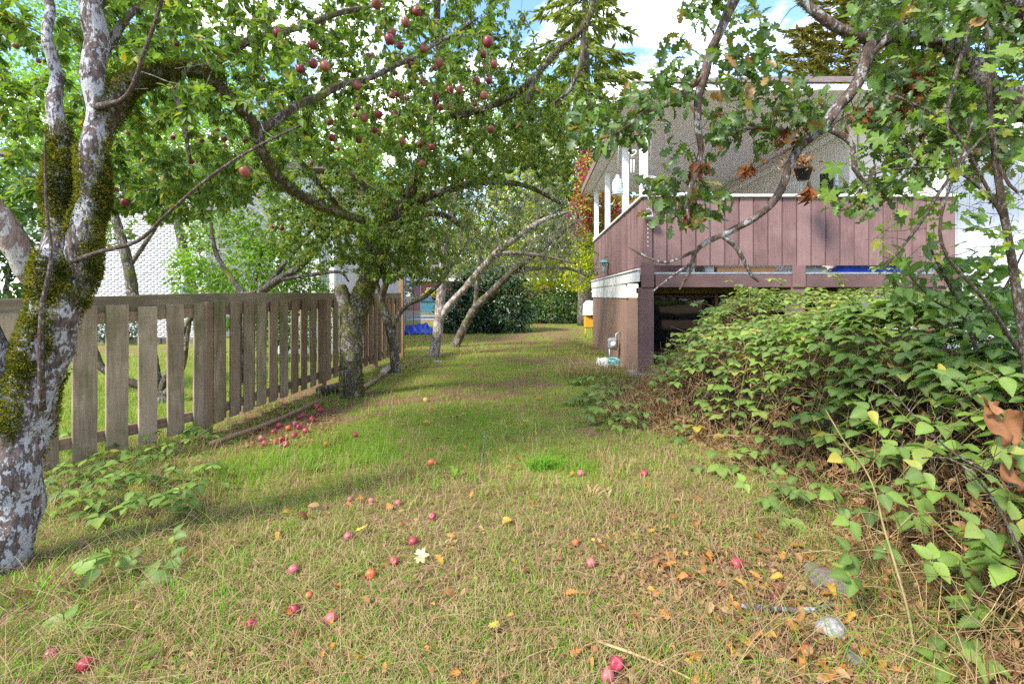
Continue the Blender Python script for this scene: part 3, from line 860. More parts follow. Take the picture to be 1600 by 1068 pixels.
# deck floor and beams
box("deck_floor", HX + .0, 7.6, HD - .01, 15.7, 1.725, 1.765, M['porch_floor'], house)
box("floor_edge", HX + .02, 7.6, HD - .035, HD - .013, 1.735, 1.768, M['steel'], house)
box("beam", HX + .2, 7.6, HD - .03, HD + .1, 1.50, 1.72, M['deck_dark'], house)
for px_, z0, z1 in ((2.0, 1.5, 1.95), (4.68, 1.5, 1.88), (7.2, 1.5, 1.88)):
    box("post_block", px_ - .11, px_ + .12, HD - .06, HD - .036, z0, z1, M['deck_post'], house)
for px_ in (2.0, 4.68, 7.2):
    box("deck_post", px_ - .12, px_ + .12, HD - .03, HD + .2, -.3, 1.498, M['deck_post'], house)
box("post_footing", 1.72, 2.25, HD - .15, HD + .35, -.4, -.02, M['concrete'], house)
for k in range(9):
    xx = 2.4 + k * 0.6
    box("joist", xx - .02, xx + .02, HD + .12, 10.7, 1.54, 1.72, M['recess_shade'], house)
# white skirting band and foundation on the left
box("skirting_board", HX - .10, HX - .055, HD + .05, 15.7, 1.60, 1.80, M['white_worn'], house)
box("skirting_lip", HX - .125, HX - .05, HD + .02, 15.7, 1.803, 1.84, M['white_worn'], house)
box("skirting_board", HX - .08, HX - .03, 9.95, 15.7, 1.30, 1.597, M['white_worn'], house)
box("foundation", HX - .06, HX + .22, 9.98, 15.6, -.5, 1.298, M['stucco'], house)
box("foundation_return", HX + .225, HX + .40, 10.0, 10.25, -.5, 1.298, M['deck_post'], house)
# recess below the deck
box("lower_wall", 2.4, 7.6, 11.0, 11.2, -.4, 1.72, M['recess_shade'], house)
box("header_beam", 2.3, 7.6, 10.75, 10.95, 1.40, 1.53, M['header'], house)
for a, b in ((2.45, 4.05), (4.12, 6.4)):
    wf = box("window", a, b, 10.90, 10.97, -.05, 1.36, M['deck_dark'], house)
    box("pane", a + .05, b - .05, 10.86, 10.897, 0.02, 1.31, M['glass'], wf)
box("mullion", 4.055, 4.115, 10.84, 10.95, -.05, 1.38, M['stucco'], house)
box("painted_reflection", 4.35, 5.6, 10.78, 10.82, 1.17, 1.20, M['white'], house)  # white bar painted in for a light strip reflected in the window
# porch: posts, plate beam, ceiling of narrow boards
for yy, zt in ((8.72, 4.66), (10.45, 4.66), (13.0, 4.66), (15.35, 4.66)):
    box("porch_post", HX - .045, HX + .085, yy - .065, yy + .065, RT + .046, zt, M['white'], house)
box("porch_post", 7.25, 7.38, 8.66, 8.79, RT + .046, 4.66, M['white'], house)
box("plate_beam", HX - .06, HX + .10, 8.1, 16.0, 4.662, 4.80, M['white'], house)
m_pl = box_mesh("soffit_board", 6.9, 0.108, 0.02, 0.004); m_pl.materials.append(M['soffit'])
y = 8.12
while y < 15.9:
    link("soffit_board", m_pl, None, house, loc=(HX + .12 + 3.45, y, 4.755 + random.uniform(-.001, .001)))
    y += 0.112
box("eave_soffit", HX - .36, HX - .065, 8.05, 16.0, 4.72, 4.745, M['soffit'], house)
box("gutter", HX - .34, 8.0, 7.93, 8.045, 4.72, 4.83, M['white'], house)
box("fascia", HX - .40, HX - .365, 7.98, 16.0, 4.70, 4.90, M['gutter'], house)
# hipped roof: overlapping courses of shingles on the front and left slopes
mb = MB()
pitch = 0.47; run = 0.22; X0, Y0 = HX - .35, 7.9
for k in range(22):
    zk = 4.86 + k * run * pitch; zt = zk + run * pitch
    for side in (0, 1):
        s0 = k * run; e0 = 8.0 if side == 0 else 16.2 - k * run
        s = (X0 if side == 0 else Y0) + s0
        while s < e0:
            s1 = min(s + 0.5 + 0.12 * random.random(), e0) - .006
            dz = random.uniform(0, .008); c0 = (Y0 if side == 0 else X0) + s0; c1 = c0 + run * 1.15
            q = [(s, c0, zk + dz), (s1, c0, zk + dz), (s1, c1, zt), (max(s, s if s > (X0 if side == 0 else Y0) + s0 + .01 else s + run), c1, zt), (s, c0, zk + dz - .025), (s1, c0, zk + dz - .025)]
            if side: q = [(b_, a_, c_) for a_, b_, c_ in q]
            mb.add(q, [(0, 1, 2, 3), (4, 5, 1, 0)], a=random.random())
            s = s1 + .006
mb.add([(X0 + 4.84, 12.7, 7.13), (8.0, 12.7, 7.13), (8.0, 16.2, 4.86), (X0, 16.2, 4.86)], [(0, 1, 2, 3)])
mb.build("roof", M['shingle'], house, kind="stuff", smooth=False)
# house walls on the porch
box("side_wall", 5.9, 6.05, 9.05, 15.9, 1.77, 4.735, M['beige'], house)
box("front_wall", 6.06, 7.5, 9.0, 9.15, -.2, 4.735, M['beige'], house)
box("wall_trim", 5.86, 5.895, 9.2, 15.9, 4.42, 4.55, M['white_worn'], house)
for a, b, z0, z1 in ((9.35, 9.95, 2.75, 3.9), (12.2, 12.9, 2.9, 3.75), (14.2, 14.9, 2.9, 3.75)):
    wf = box("window", 5.85, 5.897, a, b, z0, z1, M['white_worn'], house)
    box("pane", 5.83, 5.848, a + .07, b - .07, z0 + .07, z1 - .07, M['glass'], wf)
dr = box("door", 5.86, 5.897, 10.6, 11.5, 1.77, 3.95, M['white_worn'], house)
for k in range(5):
    box("louvre", 5.84, 5.858, 10.68 + k * .16, 10.79 + k * .16, 1.95, 3.85, M['beige'], dr)

# sunlit white wing to the right of the house
wing = thing("white_garage", "white board garage with a beige gable beyond the right end of the deck", "garage", (9.5, 9.9, 0))
m_wb = box_mesh("board", 0.235, 0.03, 4.35, 0.006); m_wb.materials.append(M['siding_white'])
x = 7.75
while x < 13.5:
    link("board", m_wb, None, wing, loc=(x, 9.55, -.15)); x += 0.24
box("wall", 7.65, 13.6, 9.57, 13.0, -.15, 4.18, M['siding_white'], wing)
box("gable", 7.65, 13.6, 9.5, 13.0, 4.30, 5.2, M['beige'], wing)
box("trim_board", 7.6, 13.65, 9.46, 9.56, 4.205, 4.295, M['white'], wing)

# ---------------------------------------------------------------- neighbouring buildings on the left
bh = thing("brick_house", "white painted brick house behind the picket fence on the left", "house", (-12, 15, 0))
box("wall", -16.0, -10.2, 15.05, 19.0, -.2, 5.6, M['mortar'], bh, 0.0)
mb = MB()
z = -0.1; row = 0
bx = [(-.5, 0), (.5, 0)]
while z < 5.5:
    x = -16.0 + (0.1 if row % 2 else 0)
    while x < -10.25:
        x1 = min(x + 0.195, -10.2); j = random.uniform(-.006, .006); e = random.uniform(-.004, .004)
        yf = 15.028 + j
        V = [(x, yf, z + e), (x1, yf, z + e), (x1, yf, z + e + .064), (x, yf, z + e + .064), (x + .003, 15.052, z + e), (x1 - .003, 15.052, z + e), (x1 - .003, 15.052, z + e + .064), (x + .003, 15.052, z + e + .064)]
        mb.add(V, [(0, 1, 2, 3), (3, 2, 6, 7), (0, 4, 5, 1), (1, 5, 6, 2), (0, 3, 7, 4)], a=random.random())
        x += 0.205
    z += 0.0745; row += 1
mb.build("brick", M['brick_white'], bh, kind="stuff", smooth=False)
wf = box("window", -11.05, -10.55, 14.98, 15.02, 1.15, 1.75, M['white'], bh)
box("pane", -10.98, -10.62, 14.955, 14.978, 1.2, 1.68, M['glass_blue'], wf)
box("roof", -16.4, -9.9, 14.6, 19.4, 5.62, 5.8, M['shingle'], bh)

bo = thing("board_house", "white board and batten house with corner downpipe behind the mossy forked tree", "house", (-6.6, 13, 0))
box("wall", -6.1, -4.72, 11.32, 19.8, -.2, 4.2, M['siding_white'], bo, 0.0)
m_b = box_mesh("board", 0.20, 0.025, 4.3, 0.006); m_b.materials.append(M['siding_white'])
x = -6.0
while x < -4.75:
    link("board", m_b, None, bo, loc=(x, 11.30, -.15)); x += 0.212
y = 11.42
while y < 17.0:
    o = link("board", m_b, None, bo, loc=(-4.705, y, -.15)); o.rotation_euler = (0, 0, math.pi / 2); y += 0.212
box("corner_trim", -4.76, -4.66, 11.25, 11.35, -.2, 4.2, M['white'], bo)
V, Q, T = tube_geo([(-4.98, 11.22, -.1), (-4.98, 11.22, 4.1)], [.04, .04], 10)
mb = MB(); mb.add(V, Q, T); mb.build("downpipe", M['white_worn'], bo)
wf = box("sliding_door", -4.72, -4.64, 17.2, 19.75, 0.0, 2.15, M['pale_blue'], bo)
for a, b in ((17.35, 18.4), (18.5, 19.6)):
    for z0, z1 in ((0.12, 1.25), (1.32, 2.05)):
        box("pane", -4.638, -4.62, a, b, z0, z1, M['glass_blue'], wf)
box("roof", -6.5, -4.3, 10.9, 20.2, 4.22, 4.36, M['shingle'], bo)
lw = thing("low_wall", "low grey wall at the foot of the white brick house", "wall", (-12, 14.3, 0))
for k in range(14):
    box("block", -16 + k * .5, -15.52 + k * .5, 13.6, 13.85, -.1, .16 + .02 * random.random(), M['stone'], lw, 0.02)

# ---------------------------------------------------------------- street beyond
mb = MB(); mb.add([(-14, 27.0, .012), (4.5, 27.0, .012), (4.5, 34, .012), (-14, 34, .012)], [(0, 1, 2, 3)])
rd = mb.build("driveway", M['concrete']); tag(rd, "pale concrete driveway seen past the end of the fence", None, None, "structure")
far = thing("far_house", "low red brown brick house across the street with a white gutter", "house", (-7, 44, 0))
box("wall", -18, 2.0, 44.0, 50, -.1, 2.7, M['rust_brick'], far)
box("gutter", -18.3, 2.3, 43.6, 43.9, 2.72, 2.95, M['white'], far)
mb = MB(); mb.add([(-18.3, 43.7, 2.96), (2.3, 43.7, 2.96), (2.3, 47.5, 4.4), (-18.3, 47.5, 4.4), (2.3, 51, 2.96), (-18.3, 51, 2.96)], [(0, 1, 2, 3), (3, 2, 4, 5)])
mb.build("roof", M['shingle'], far, smooth=False)
for a in (-12.5, -9.8):
    wf = box("window", a, a + 1.5, 43.93, 43.98, .9, 2.1, M['white'], far); box("pane", a + .1, a + 1.4, 43.9, 43.928, 1.0, 2.0, M['glass'], wf)

car = thing("parked_car", "teal parked car on the driveway beyond the fence end", "car", (-7.0, 29.5, 0), rz=math.radians(8))
def car_geo():
    prof = [(-2.0, .35), (-2.05, .62), (-1.95, .85), (-1.35, .93), (-.75, 1.36), (.55, 1.40), (1.25, .95), (1.95, .82), (2.08, .6), (2.05, .35)]
    mb = MB(); V = []; n = len(prof)
    for sx, ins in ((-.82, 1), (-.70, 0), (.70, 0), (.82, 1)):
        for (a, z) in prof:
            zz = z if ins == 0 else (z if z < .9 else .9 + (z - .9) * 0.55)
            V.append((a, sx * (0.86 if (ins == 0 and z > 1) else 1), zz))
    Q = []
    for s in range(3):
        for k in range(n - 1):
            Q.append((s * n + k, s * n + k + 1, (s + 1) * n + k + 1, (s + 1) * n + k))
    for s in range(3): Q.append((s * n, (s + 1) * n, (s + 1) * n + n - 1, s * n + n - 1))
    mb.add(V, Q)
    for c in (0, 3 * n): mb.add(V[c:c + n], [(0, 1, 8, 9), (1, 2, 7, 8), (2, 3, 6, 7), (3, 4, 5, 6)])
    return mb
cp = car_geo().mesh("body"); co = link("body", cp, M['car_paint'], car); 
def local(name, mb_, mat, par):
    o = link(name, mb_.mesh(name), mat, par); return o
for sx in (-1.25, 1.28):
    for sy in (-.78, .78):
        V, Q, T = tube_geo([(0, -.1, 0), (0, .1, 0)], [.32, .32], 16)
        q = MB(); q.add(V, Q, T); wh = local("wheel", q, M['rubber'], car); wh.location = (sx, sy, .32)
        V, Q, T = tube_geo([(0, -.106, 0), (0, .106, 0)], [.19, .19], 12)
        q = MB(); q.add(V, Q, T); local("rim", q, M['steel'], wh)
for pts in ([(-1.28, .80, .95), (-.75, .72, 1.27), (.5, .72, 1.3), (1.1, .80, .95)], [(-1.28, -.80, .95), (-.75, -.72, 1.27), (.5, -.72, 1.3), (1.1, -.80, .95)]):
    q = MB(); s = 1 if pts[0][1] > 0 else -1
    q.add([(a, b + s * .045, c) for a, b, c in pts], [(0, 1, 2, 3)]); local("side_window", q, M['glass'], car)
q = MB(); q.add([(1.28, -.6, .97), (1.28, .6, .97), (.62, .52, 1.385), (.62, -.52, 1.385)], [(0, 1, 2, 3)]); local("windscreen", q, M['glass'], car)
for s in (-.55, .55):
    q = MB(); V, Q = lathe([(0, .02), (.07, .015), (.09, 0)], 10); q.add(V @ np.array([[0, 0, -1], [0, 1, 0], [1, 0, 0.]]) , Q); hl = local("headlight", q, M['white'], car); hl.location = (2.06, s, .68)

# blue tarpaulin heaped at the end of the fence
mb = MB(); n = 26
u, v = np.meshgrid(np.linspace(-1, 1, n), np.linspace(-1, 1, n)); rr = np.hypot(u, v)
hz = np.clip(1 - rr ** 2.2, 0, 1) * (0.10 + 0.42 * fbm(u * 3.5 + 4, v * 3.5 + 9, 3)) + 0.09 * np.abs(np.sin(7 * u + 4 * v + 5 * fbm(u * 2, v * 2, 2)))
i2 = np.arange(n - 1)[:, None] * n + np.arange(n - 1)[None]
c0 = GP(657, 521)
mb.add(np.stack([c0[0] + u * .62, c0[1] + v * .55, hz - .02], -1), np.stack([i2, i2 + 1, i2 + n + 1, i2 + n], -1).reshape(-1, 4))
tag(mb.build("tarpaulin", M['tarp']), "crumpled blue tarpaulin heaped on the grass at the fence end", "tarpaulin")

# ---------------------------------------------------------------- trees
def limb_part(name, pts_list, mat, parent, sides=18, lump=0.16, amp2=0.06, step=0.03):
    """pts_list: list of (points, radii) already resampled; one mesh"""
    mb = MB()
    for p, r in pts_list:
        V, Q, T = tube_geo(p, r, sides, lump, True, 1.0, amp2)
        mb.add(V, Q, T, a=R.random())
    return mb.build(name, mat, parent)

def moss_on(parent, limbs, n, sel, size=(0.008, 0.02), name="moss", side=None, thick=0.01):
    """tufts of moss on the limbs where sel(px, py, point) allows"""
    pos = []; nor = []
    for p, r in limbs:
        L = np.linalg.norm(np.diff(p, axis=0), axis=1).sum()
        k = int(n * 3)
        s = R.random(k) * (len(p) - 1); j = np.minimum(s.astype(int), len(p) - 2); f = (s - j)[:, None]
        c = p[j] * (1 - f) + p[j + 1] * f; rr = r[j] * (1 - f[:, 0]) + r[j + 1] * f[:, 0]
        tn = unit(p[j + 1] - p[j]); q = unit(R.normal(0, 1, (k, 3))); q = unit(q - tn * (q * tn).sum(1, keepdims=True))
        pos.append(c + q * (rr * 1.0)[:, None]); nor.append(q)
    pos = np.concatenate(pos); nor = np.concatenate(nor)
    x, y = px_of(pos)
    pr = sel(x, y, nor)
    keep = R.random(len(pos)) < pr
    pos, nor = pos[keep][:n], nor[keep][:n]
    m = len(pos)
    d = unit(nor + R.normal(0, 0.55, (m, 3))); X, Y, Z = frames(d, R.normal(0, 1, (m, 3)))
    pos = pos + nor * (R.random(m) * thick)[:, None]
    tm = dict(V=np.array([(-.22, 0, 0), (.22, 0, 0), (0.1, 1, .1), (-.2, .7, -.1)], float), Q=np.array([(0, 1, 2, 3)]), T=np.zeros((0, 3), int), B=np.zeros(4))
    mb = MB(); cl = fbm(pos[:, 0] * 23 + pos[:, 2] * 11, pos[:, 2] * 21 + pos[:, 1] * 9, 2)
    mb.scatter(tm, pos - nor * .003, X, Y, Z, size[0] + (size[1] - size[0]) * R.random(m), np.clip(cl * 0.9 + R.normal(0, .12, m), 0.01, .99))
    mb.build(name, M['moss'], parent, kind="stuff")

def ell(x, y, cx, cy, rx, ry):
    return np.exp(-(((x - cx) / rx) ** 2 + ((y - cy) / ry) ** 2) ** 2)

# hanging apples of the photograph: (x, y, size in pixels)
HANG = [(25,72,15),(198,40,12),(275,68,14),(313,23,10),(313,38,9),(305,48,11),(375,82,12),(88,150,11),(315,220,11),(350,217,12),(383,220,12),
 (228,184,9),(200,208,10),(298,252,13),(383,269,21),(180,297,14),(195,316,18),(340,203,9),(352,228,9),
 (434,53,20),(457,43,9),(502,34,12),(489,71,17),(489,100,18),(508,104,19),(469,108,16),(410,124,12),(558,134,16),(574,88,12),(582,87,10),(588,6,18),(609,62,18),(612,52,15),
 (634,36,16),(651,18,17),(625,72,13),(662,76,14),(635,90,10),(642,102,12),(686,98,15),(680,106,12),(665,130,11),(659,126,10),(681,151,13),(703,141,14),(718,141,13),
 (688,168,12),(705,169,12),(756,150,14),(745,127,13),(764,126,12),(772,101,13),(762,66,19),(755,85,14),(742,161,11),(767,202,12),(632,156,12),(613,149,12),(621,147,11),
 (591,179,15),(569,184,15),(617,179,13),(558,168,11),(554,180,9),(585,204,12),(590,211,10),(515,191,12),(518,215,13),(560,219,12),(629,221,13),(656,225,12),(674,230,12),
 (660,256,12),(649,254,9),(488,256,10),(528,232,8),(460,243,8),(404,307,8),(425,355,8),(440,357,9),(403,163,9),(413,171,9),(590,50,10),(534,72,12),(476,128,11),(60,95,12),(150,45,12),(240,120,11),(225,250,10),(270,215,11),(130,215,10),(345,150,10)]
HA = [(x, y, 50.0 / s, s) for x, y, s in HANG]
hang_pts = np.array([P(x, y - s * 0.5 - 6, D) for x, y, D, s in HA])
hx = np.array([h[0] for h in HA])

# --- the lichen covered apple tree in the left foreground
D1 = 2.4
t1 = thing("apple_tree", "gnarled apple tree with white lichen bark and thick moss in the left foreground", "tree", tuple(GP(0, 905)))
L_main = pxpath([(-14, 950, 2.4, 122), (-2, 905, 2.4, 102), (16, 830, 2.4, 96), (24, 760, 2.4, 94), (29, 700, 2.4, 94), (35, 655, 2.4, 104), (60, 590, 2.4, 88), (90, 520, 2.4, 62), (113, 455, 2.4, 55), (129, 395, 2.4, 56), (139, 330, 2.4, 48), (147, 250, 2.4, 42), (150, 160, 2.42, 41), (148, 70, 2.45, 42), (146, -40, 2.5, 38), (140, -160, 2.6, 28)], 0.03)
L_left = pxpath([(45, 640, 2.4, 80), (58, 560, 2.38, 66), (70, 480, 2.36, 58), (84, 400, 2.36, 48), (92, 330, 2.38, 46), (95, 260, 2.4, 44), (92, 200, 2.42, 32), (84, 120, 2.46, 22), (76, 40, 2.5, 18), (70, -60, 2.6, 14)], 0.03)
L_side = pxpath([(20, 700, 2.4, 90), (0, 640, 2.34, 74), (-15, 570, 2.3, 64), (-28, 500, 2.28, 58), (-60, 400, 2.25, 50)], 0.03)
L_arch = pxpath([(148, 215, 2.42, 44), (172, 168, 2.46, 48), (205, 132, 2.52, 42), (248, 112, 2.6, 33), (300, 108, 2.7, 23), (335, 126, 2.8, 20), (368, 162, 2.9, 18), (398, 196, 3.0, 17), (410, 235, 3.08, 17), (430, 275, 3.2, 17), (470, 305, 3.4, 15), (520, 330, 3.7, 12), (570, 345, 4.0, 7)], 0.03)
L_a2 = pxpath([(402, 205, 3.02, 18), (440, 180, 3.15, 16), (482, 158, 3.35, 13), (530, 135, 3.7, 11), (600, 112, 4.0, 9), (680, 70, 4.3, 7), (745, 30, 4.5, 4)], 0.04)
L_a3 = pxpath([(310, 110, 2.72, 16), (380, 70, 2.85, 13), (470, 40, 3.0, 10), (570, 10, 3.2, 8), (660, -30, 3.4, 5)], 0.04)
L_a4 = pxpath([(265, 108, 2.62, 14), (272, 150, 2.66, 11), (290, 200, 2.7, 8), (300, 250, 2.75, 5)], 0.04)
L_a5 = pxpath([(148, 90, 2.45, 20), (200, 30, 2.6, 14), (280, -30, 2.8, 10), (380, -80, 3.0, 6)], 0.04)
L_tw = pxpath([(110, 410, 2.36, 12), (150, 395, 2.3, 9), (215, 376, 2.25, 8), (260, 335, 2.2, 6), (330, 275, 2.2, 6), (400, 230, 2.25, 5), (470, 196, 2.3, 4)], 0.04)
L_up = pxpath([(150, 168, 2.4, 16), (198, 150, 2.3, 9), (226, 80, 2.25, 7), (250, 10, 2.25, 6), (270, -60, 2.3, 4)], 0.04)
L_s1 = pxpath([(66, 640, 2.33, 14), (64, 560, 2.28, 11), (66, 480, 2.26, 10), (80, 400, 2.26, 7), (72, 320, 2.28, 5), (70, 210, 2.3, 4)], 0.04)
T1 = [L_main, L_left, L_side, L_arch, L_a2, L_a3, L_a4, L_a5]
for p, r in T1: p[:, 1] += 0.015 * np.sin(np.arange(len(p)) * 0.5)
limb_part("trunk", [L_main, L_left, L_side], M['bark_lichen'], t1, 28, 0.14, 0.10)
limb_part("limb", [L_arch, L_a2, L_a3, L_a4, L_a5], M['bark_mossy'], t1, 14, 0.2, 0.1)
limb_part("shoot", [L_tw, L_up, L_s1], M['twig_brown'], t1, 8, 0.1)
L_dead = pxpath([(62, 448, 2.42, 40), (44, 420, 2.38, 52), (20, 375, 2.33, 58), (-8, 335, 2.28, 54), (-60, 270, 2.2, 46)], 0.03)
limb_part("broken_limb", [L_dead], M['bark_tan'], t1, 20, 0.25, 0.15)
def sel1(x, y, n):
    s = ell(x, y, 52, 580, 46, 115) + ell(x, y, 40, 650, 48, 40) + ell(x, y, 92, 280, 34, 70) + ell(x, y, 152, 400, 26, 70) * (n[:, 0] > -.1) + ell(x, y, 165, 330, 22, 90) * (n[:, 0] > .1) + ell(x, y, 70, 430, 40, 34) + ell(x, y, 10, 560, 40, 60) + 0.5 * ell(x, y, 110, 470, 45, 40)
    s = s * (0.45 + 0.55 * (fbm(x * 0.05, y * 0.05, 2) > .40))
    return np.clip(s, 0, 1) * np.where((n[:, 0] > 0.55) & (y > 480), 0.05, 1.0)
moss_on(t1, [L_main, L_left, L_side], 70000, sel1, (0.006, 0.015), thick=0.022)
moss_on(t1, [L_arch], 16000, lambda x, y, n: np.clip(ell(x, y, 215, 132, 60, 50) + 0.7 * ell(x, y, 300, 110, 60, 30) * (n[:, 2] > -.2) + 0.18, 0, 1), (0.006, 0.014), thick=0.016)
att = ellipse_pts([(150, 60, 260, 170, 2.3, 3.6, 130), (320, 190, 190, 140, 2.7, 4.2, 250), (60, 200, 150, 160, 2.5, 3.4, 70), (330, 60, 210, 130, 2.2, 3.8, 170), (560, 130, 170, 130, 3.0, 4.6, 190), (260, 285, 140, 60, 2.8, 4.0, 130), (300, -140, 420, 110, 2.2, 4.4, 170), (640, 40, 150, 110, 3.2, 4.8, 150)])
att = np.concatenate([att, hang_pts[(hx < 640)]])
paths1 = grow(T1 + [L_tw, L_up], att, 0.0020, 0.008, 0.11, -0.05, 0.016)
twig_mesh(paths1, t1, M['twig'], "twigs", 5)
pos, d, nr, sz = twig_leaves(paths1, 42000, 0.045, 0.2, 0.3, 0.8)
kp = clear_front(pos, [L_main, L_left], 26, .93, .02) & clear_front(pos, [L_arch, L_a2, L_tw], 12, .85) & clear_front(pos, [(hang_pts[i:i + 1] - [0, 0, .03], np.array([.02])) for i in range(len(hang_pts))], 8, .9)
pos, d, nr, sz = pos[kp], d[kp], nr[kp], sz[kp]
foliage(t1, [T_apple, T_apple2], M['apple_leaf'], pos, d, nr, sz, 300, None, "crown")

VMC = (np.array([P(x, y, 15) for x, y in ((925, 250), (0, 0), (940, 275), (0, 0), (930, 300), (0, 0), (925, 330), (0, 0), (945, 240), (0, 0), (915, 350))]), np.full(11, .1))
VM2 = (np.array([P(x, y, 15) for x, y in [(X_, Y_) for X_ in range(690, 920, 38) for Y_ in range(315, 440, 40) for _ in (0, 1)]]), np.full(7 * 4 * 2, .05))
# --- the mossy forked apple tree against the fence
t2 = thing("apple_tree", "mossy forked apple tree with a sawn stub, standing against the picket fence", "tree", tuple(GP(550, 622)))
A0 = pxpath([(551, 640, 6.45, 46), (550, 618, 6.45, 36), (548, 570, 6.45, 32), (550, 520, 6.45, 34), (555, 488, 6.45, 38), (566, 462, 6.4, 30), (578, 432, 6.3, 27), (592, 395, 6.2, 27), (606, 360, 6.1, 24), (632, 318, 5.9, 19), (655, 262, 5.6, 17), (672, 190, 5.2, 14), (690, 110, 4.9, 12), (682, 40, 4.7, 12), (690, -60, 4.5, 8)], 0.05)
A1 = pxpath([(551, 498, 6.43, 30), (541, 474, 6.4, 24), (534, 455, 6.4, 22), (531, 448, 6.4, 20)], 0.03)
A2 = pxpath([(590, 400, 6.2, 18), (545, 345, 6.0, 13), (500, 290, 5.7, 11), (450, 225, 5.4, 9), (420, 160, 5.2, 6)], 0.05)
A3 = pxpath([(630, 322, 5.9, 15), (690, 300, 6.0, 12), (750, 285, 6.3, 10), (820, 290, 6.6, 8), (880, 320, 7.0, 5)], 0.05)
A4 = pxpath([(672, 185, 5.2, 10), (740, 175, 5.1, 10), (800, 150, 5.0, 9), (838, 118, 4.9, 9), (878, 72, 4.8, 10), (915, 38, 4.8, 10), (938, -30, 4.8, 9)], 0.05)
A5 = pxpath([(912, 42, 4.8, 8), (908, 95, 4.8, 8), (890, 140, 4.8, 7), (866, 160, 4.8, 4)], 0.05)
A6 = pxpath([(836, 120, 4.9, 7), (824, 155, 4.85, 6), (822, 170, 4.85, 4)], 0.05)
A7 = pxpath([(602, 368, 6.1, 14), (640, 340, 6.4, 11), (690, 335, 6.8, 9), (730, 360, 7.2, 6)], 0.05)
T2 = [A0, A1, A2, A3, A4, A5, A6, A7]
limb_part("trunk", [A0, A1], M['bark_mossy'], t2, 20, 0.2, 0.12)
limb_part("limb", [A2, A3, A4, A5, A6, A7], M['bark_dark'], t2, 10, 0.25, 0.12)
moss_on(t2, [A0, A1], 6000, lambda x, y, n: np.clip(ell(x, y, 570, 450, 40, 60) + ell(x, y, 550, 600, 30, 40) + .25, 0, 1) * (y > 250), (0.014, 0.03), thick=0.015)
moss_on(t2, [A4, A5, A6], 1500, lambda x, y, n: 0.35 + 0 * x, (0.01, 0.03), thick=0.01)
att = ellipse_pts([(600, 250, 190, 130, 4.8, 7.2, 460), (540, 340, 120, 70, 5.6, 7.2, 260), (720, 180, 120, 140, 4.4, 6.2, 330), (700, 330, 120, 90, 5.6, 7.4, 520), (660, 400, 90, 40, 5.8, 7.4, 130), (600, 400, 70, 40, 5.6, 7.0, 120), (520, 375, 110, 45, 5.4, 7.0, 110), (860, 130, 70, 60, 4.6, 5.2, 40), (770, 90, 80, 100, 4.5, 5.5, 110), (640, -80, 260, 90, 4.2, 6.5, 110), (800, 185, 90, 60, 5.6, 7.4, 190), (870, 190, 50, 50, 5.6, 7.2, 60), (820, 300, 90, 60, 6.0, 7.6, 90), (850, 195, 75, 80, 5.6, 7.2, 220)])
att = np.concatenate([att, hang_pts[hx >= 640]])
paths2 = grow(T2, att, 0.0036, 0.010, 0.13, -0.03, 0.02)
twig_mesh(paths2, t2, M['twig'], "twigs", 5)
pos, d, nr, sz = twig_leaves(paths2, 62000, 0.05, 0.2, 0.3, 0.8)
kp = clear_front(pos, [(A0[0][:len(A0[0]) // 3], A0[1]), A4, A5], 7, .8) & clear_front(pos, [VMC], 20, .75) & clear_front(pos, [VM2], 28, .62) & clear_front(pos, [(hang_pts[i:i + 1] - [0, 0, .03], np.array([.02])) for i in range(len(hang_pts))], 7, .9)
pos, d, nr, sz = pos[kp], d[kp], nr[kp], sz[kp]
foliage(t2, [T_apple2, T_simple, T_apple2], M['apple_leaf_far'], pos, d, nr, sz, 300, None, "crown")
pos, d, nr, sz = twig_leaves(paths2, 160, 0.065, 0.2, 0.5, 0.8)
foliage(t2, [T_curl], M['dead_leaf'], pos, d, nr, sz, 0, None, "withered_leaves")

# --- the slim dark apple tree beyond it
t3 = thing("apple_tree", "slim dark apple tree with a low side branch beyond the forked one", "tree", tuple(GP(618, 583)))
B0 = pxpath([(619, 592, 8.55, 17), (617, 560, 8.55, 15), (612, 525, 8.55, 14), (602, 490, 8.5, 14), (596, 468, 8.5, 13), (604, 440, 8.4, 11), (622, 405, 8.3, 9), (640, 360, 8.2, 7), (650, 300, 8.0, 5)], 0.05)
B1 = pxpath([(612, 512, 8.55, 9), (624, 490, 8.5, 8), (640, 474, 8.5, 8), (665, 462, 8.4, 8), (690, 438, 8.3, 7), (712, 405, 8.2, 5), (730, 380, 8.1, 3)], 0.05)
B2 = pxpath([(597, 470, 8.5, 8), (588, 440, 8.4, 6), (575, 405, 8.3, 4)], 0.05)
limb_part("trunk", [B0, B1, B2], M['bark_mossy'], t3, 12, 0.2, 0.1)
att = ellipse_pts([(640, 395, 80, 55, 7.6, 9.2, 130), (650, 330, 90, 60, 7.4, 9.2, 190)])
paths3 = grow([B0, B1, B2], att, 0.005, 0.01, 0.13, -0.05, 0.02)
spur = grow([B0, B1, B2] + paths3[:100], ellipse_pts([(650, 370, 100, 70, 7.6, 9.0, 180)]), 0.006, 0.011, 0.25, -0.08, 0.02)
twig_mesh(paths3 + spur, t3, M['twig'], "twigs", 4)
pos, d, nr, sz = twig_leaves(paths3, 7500, 0.058, 0.2, 0.3, 0.8)
foliage(t3, [T_apple2, T_simple], M['apple_leaf_far'], pos, d, nr, sz, 0, None, "crown")

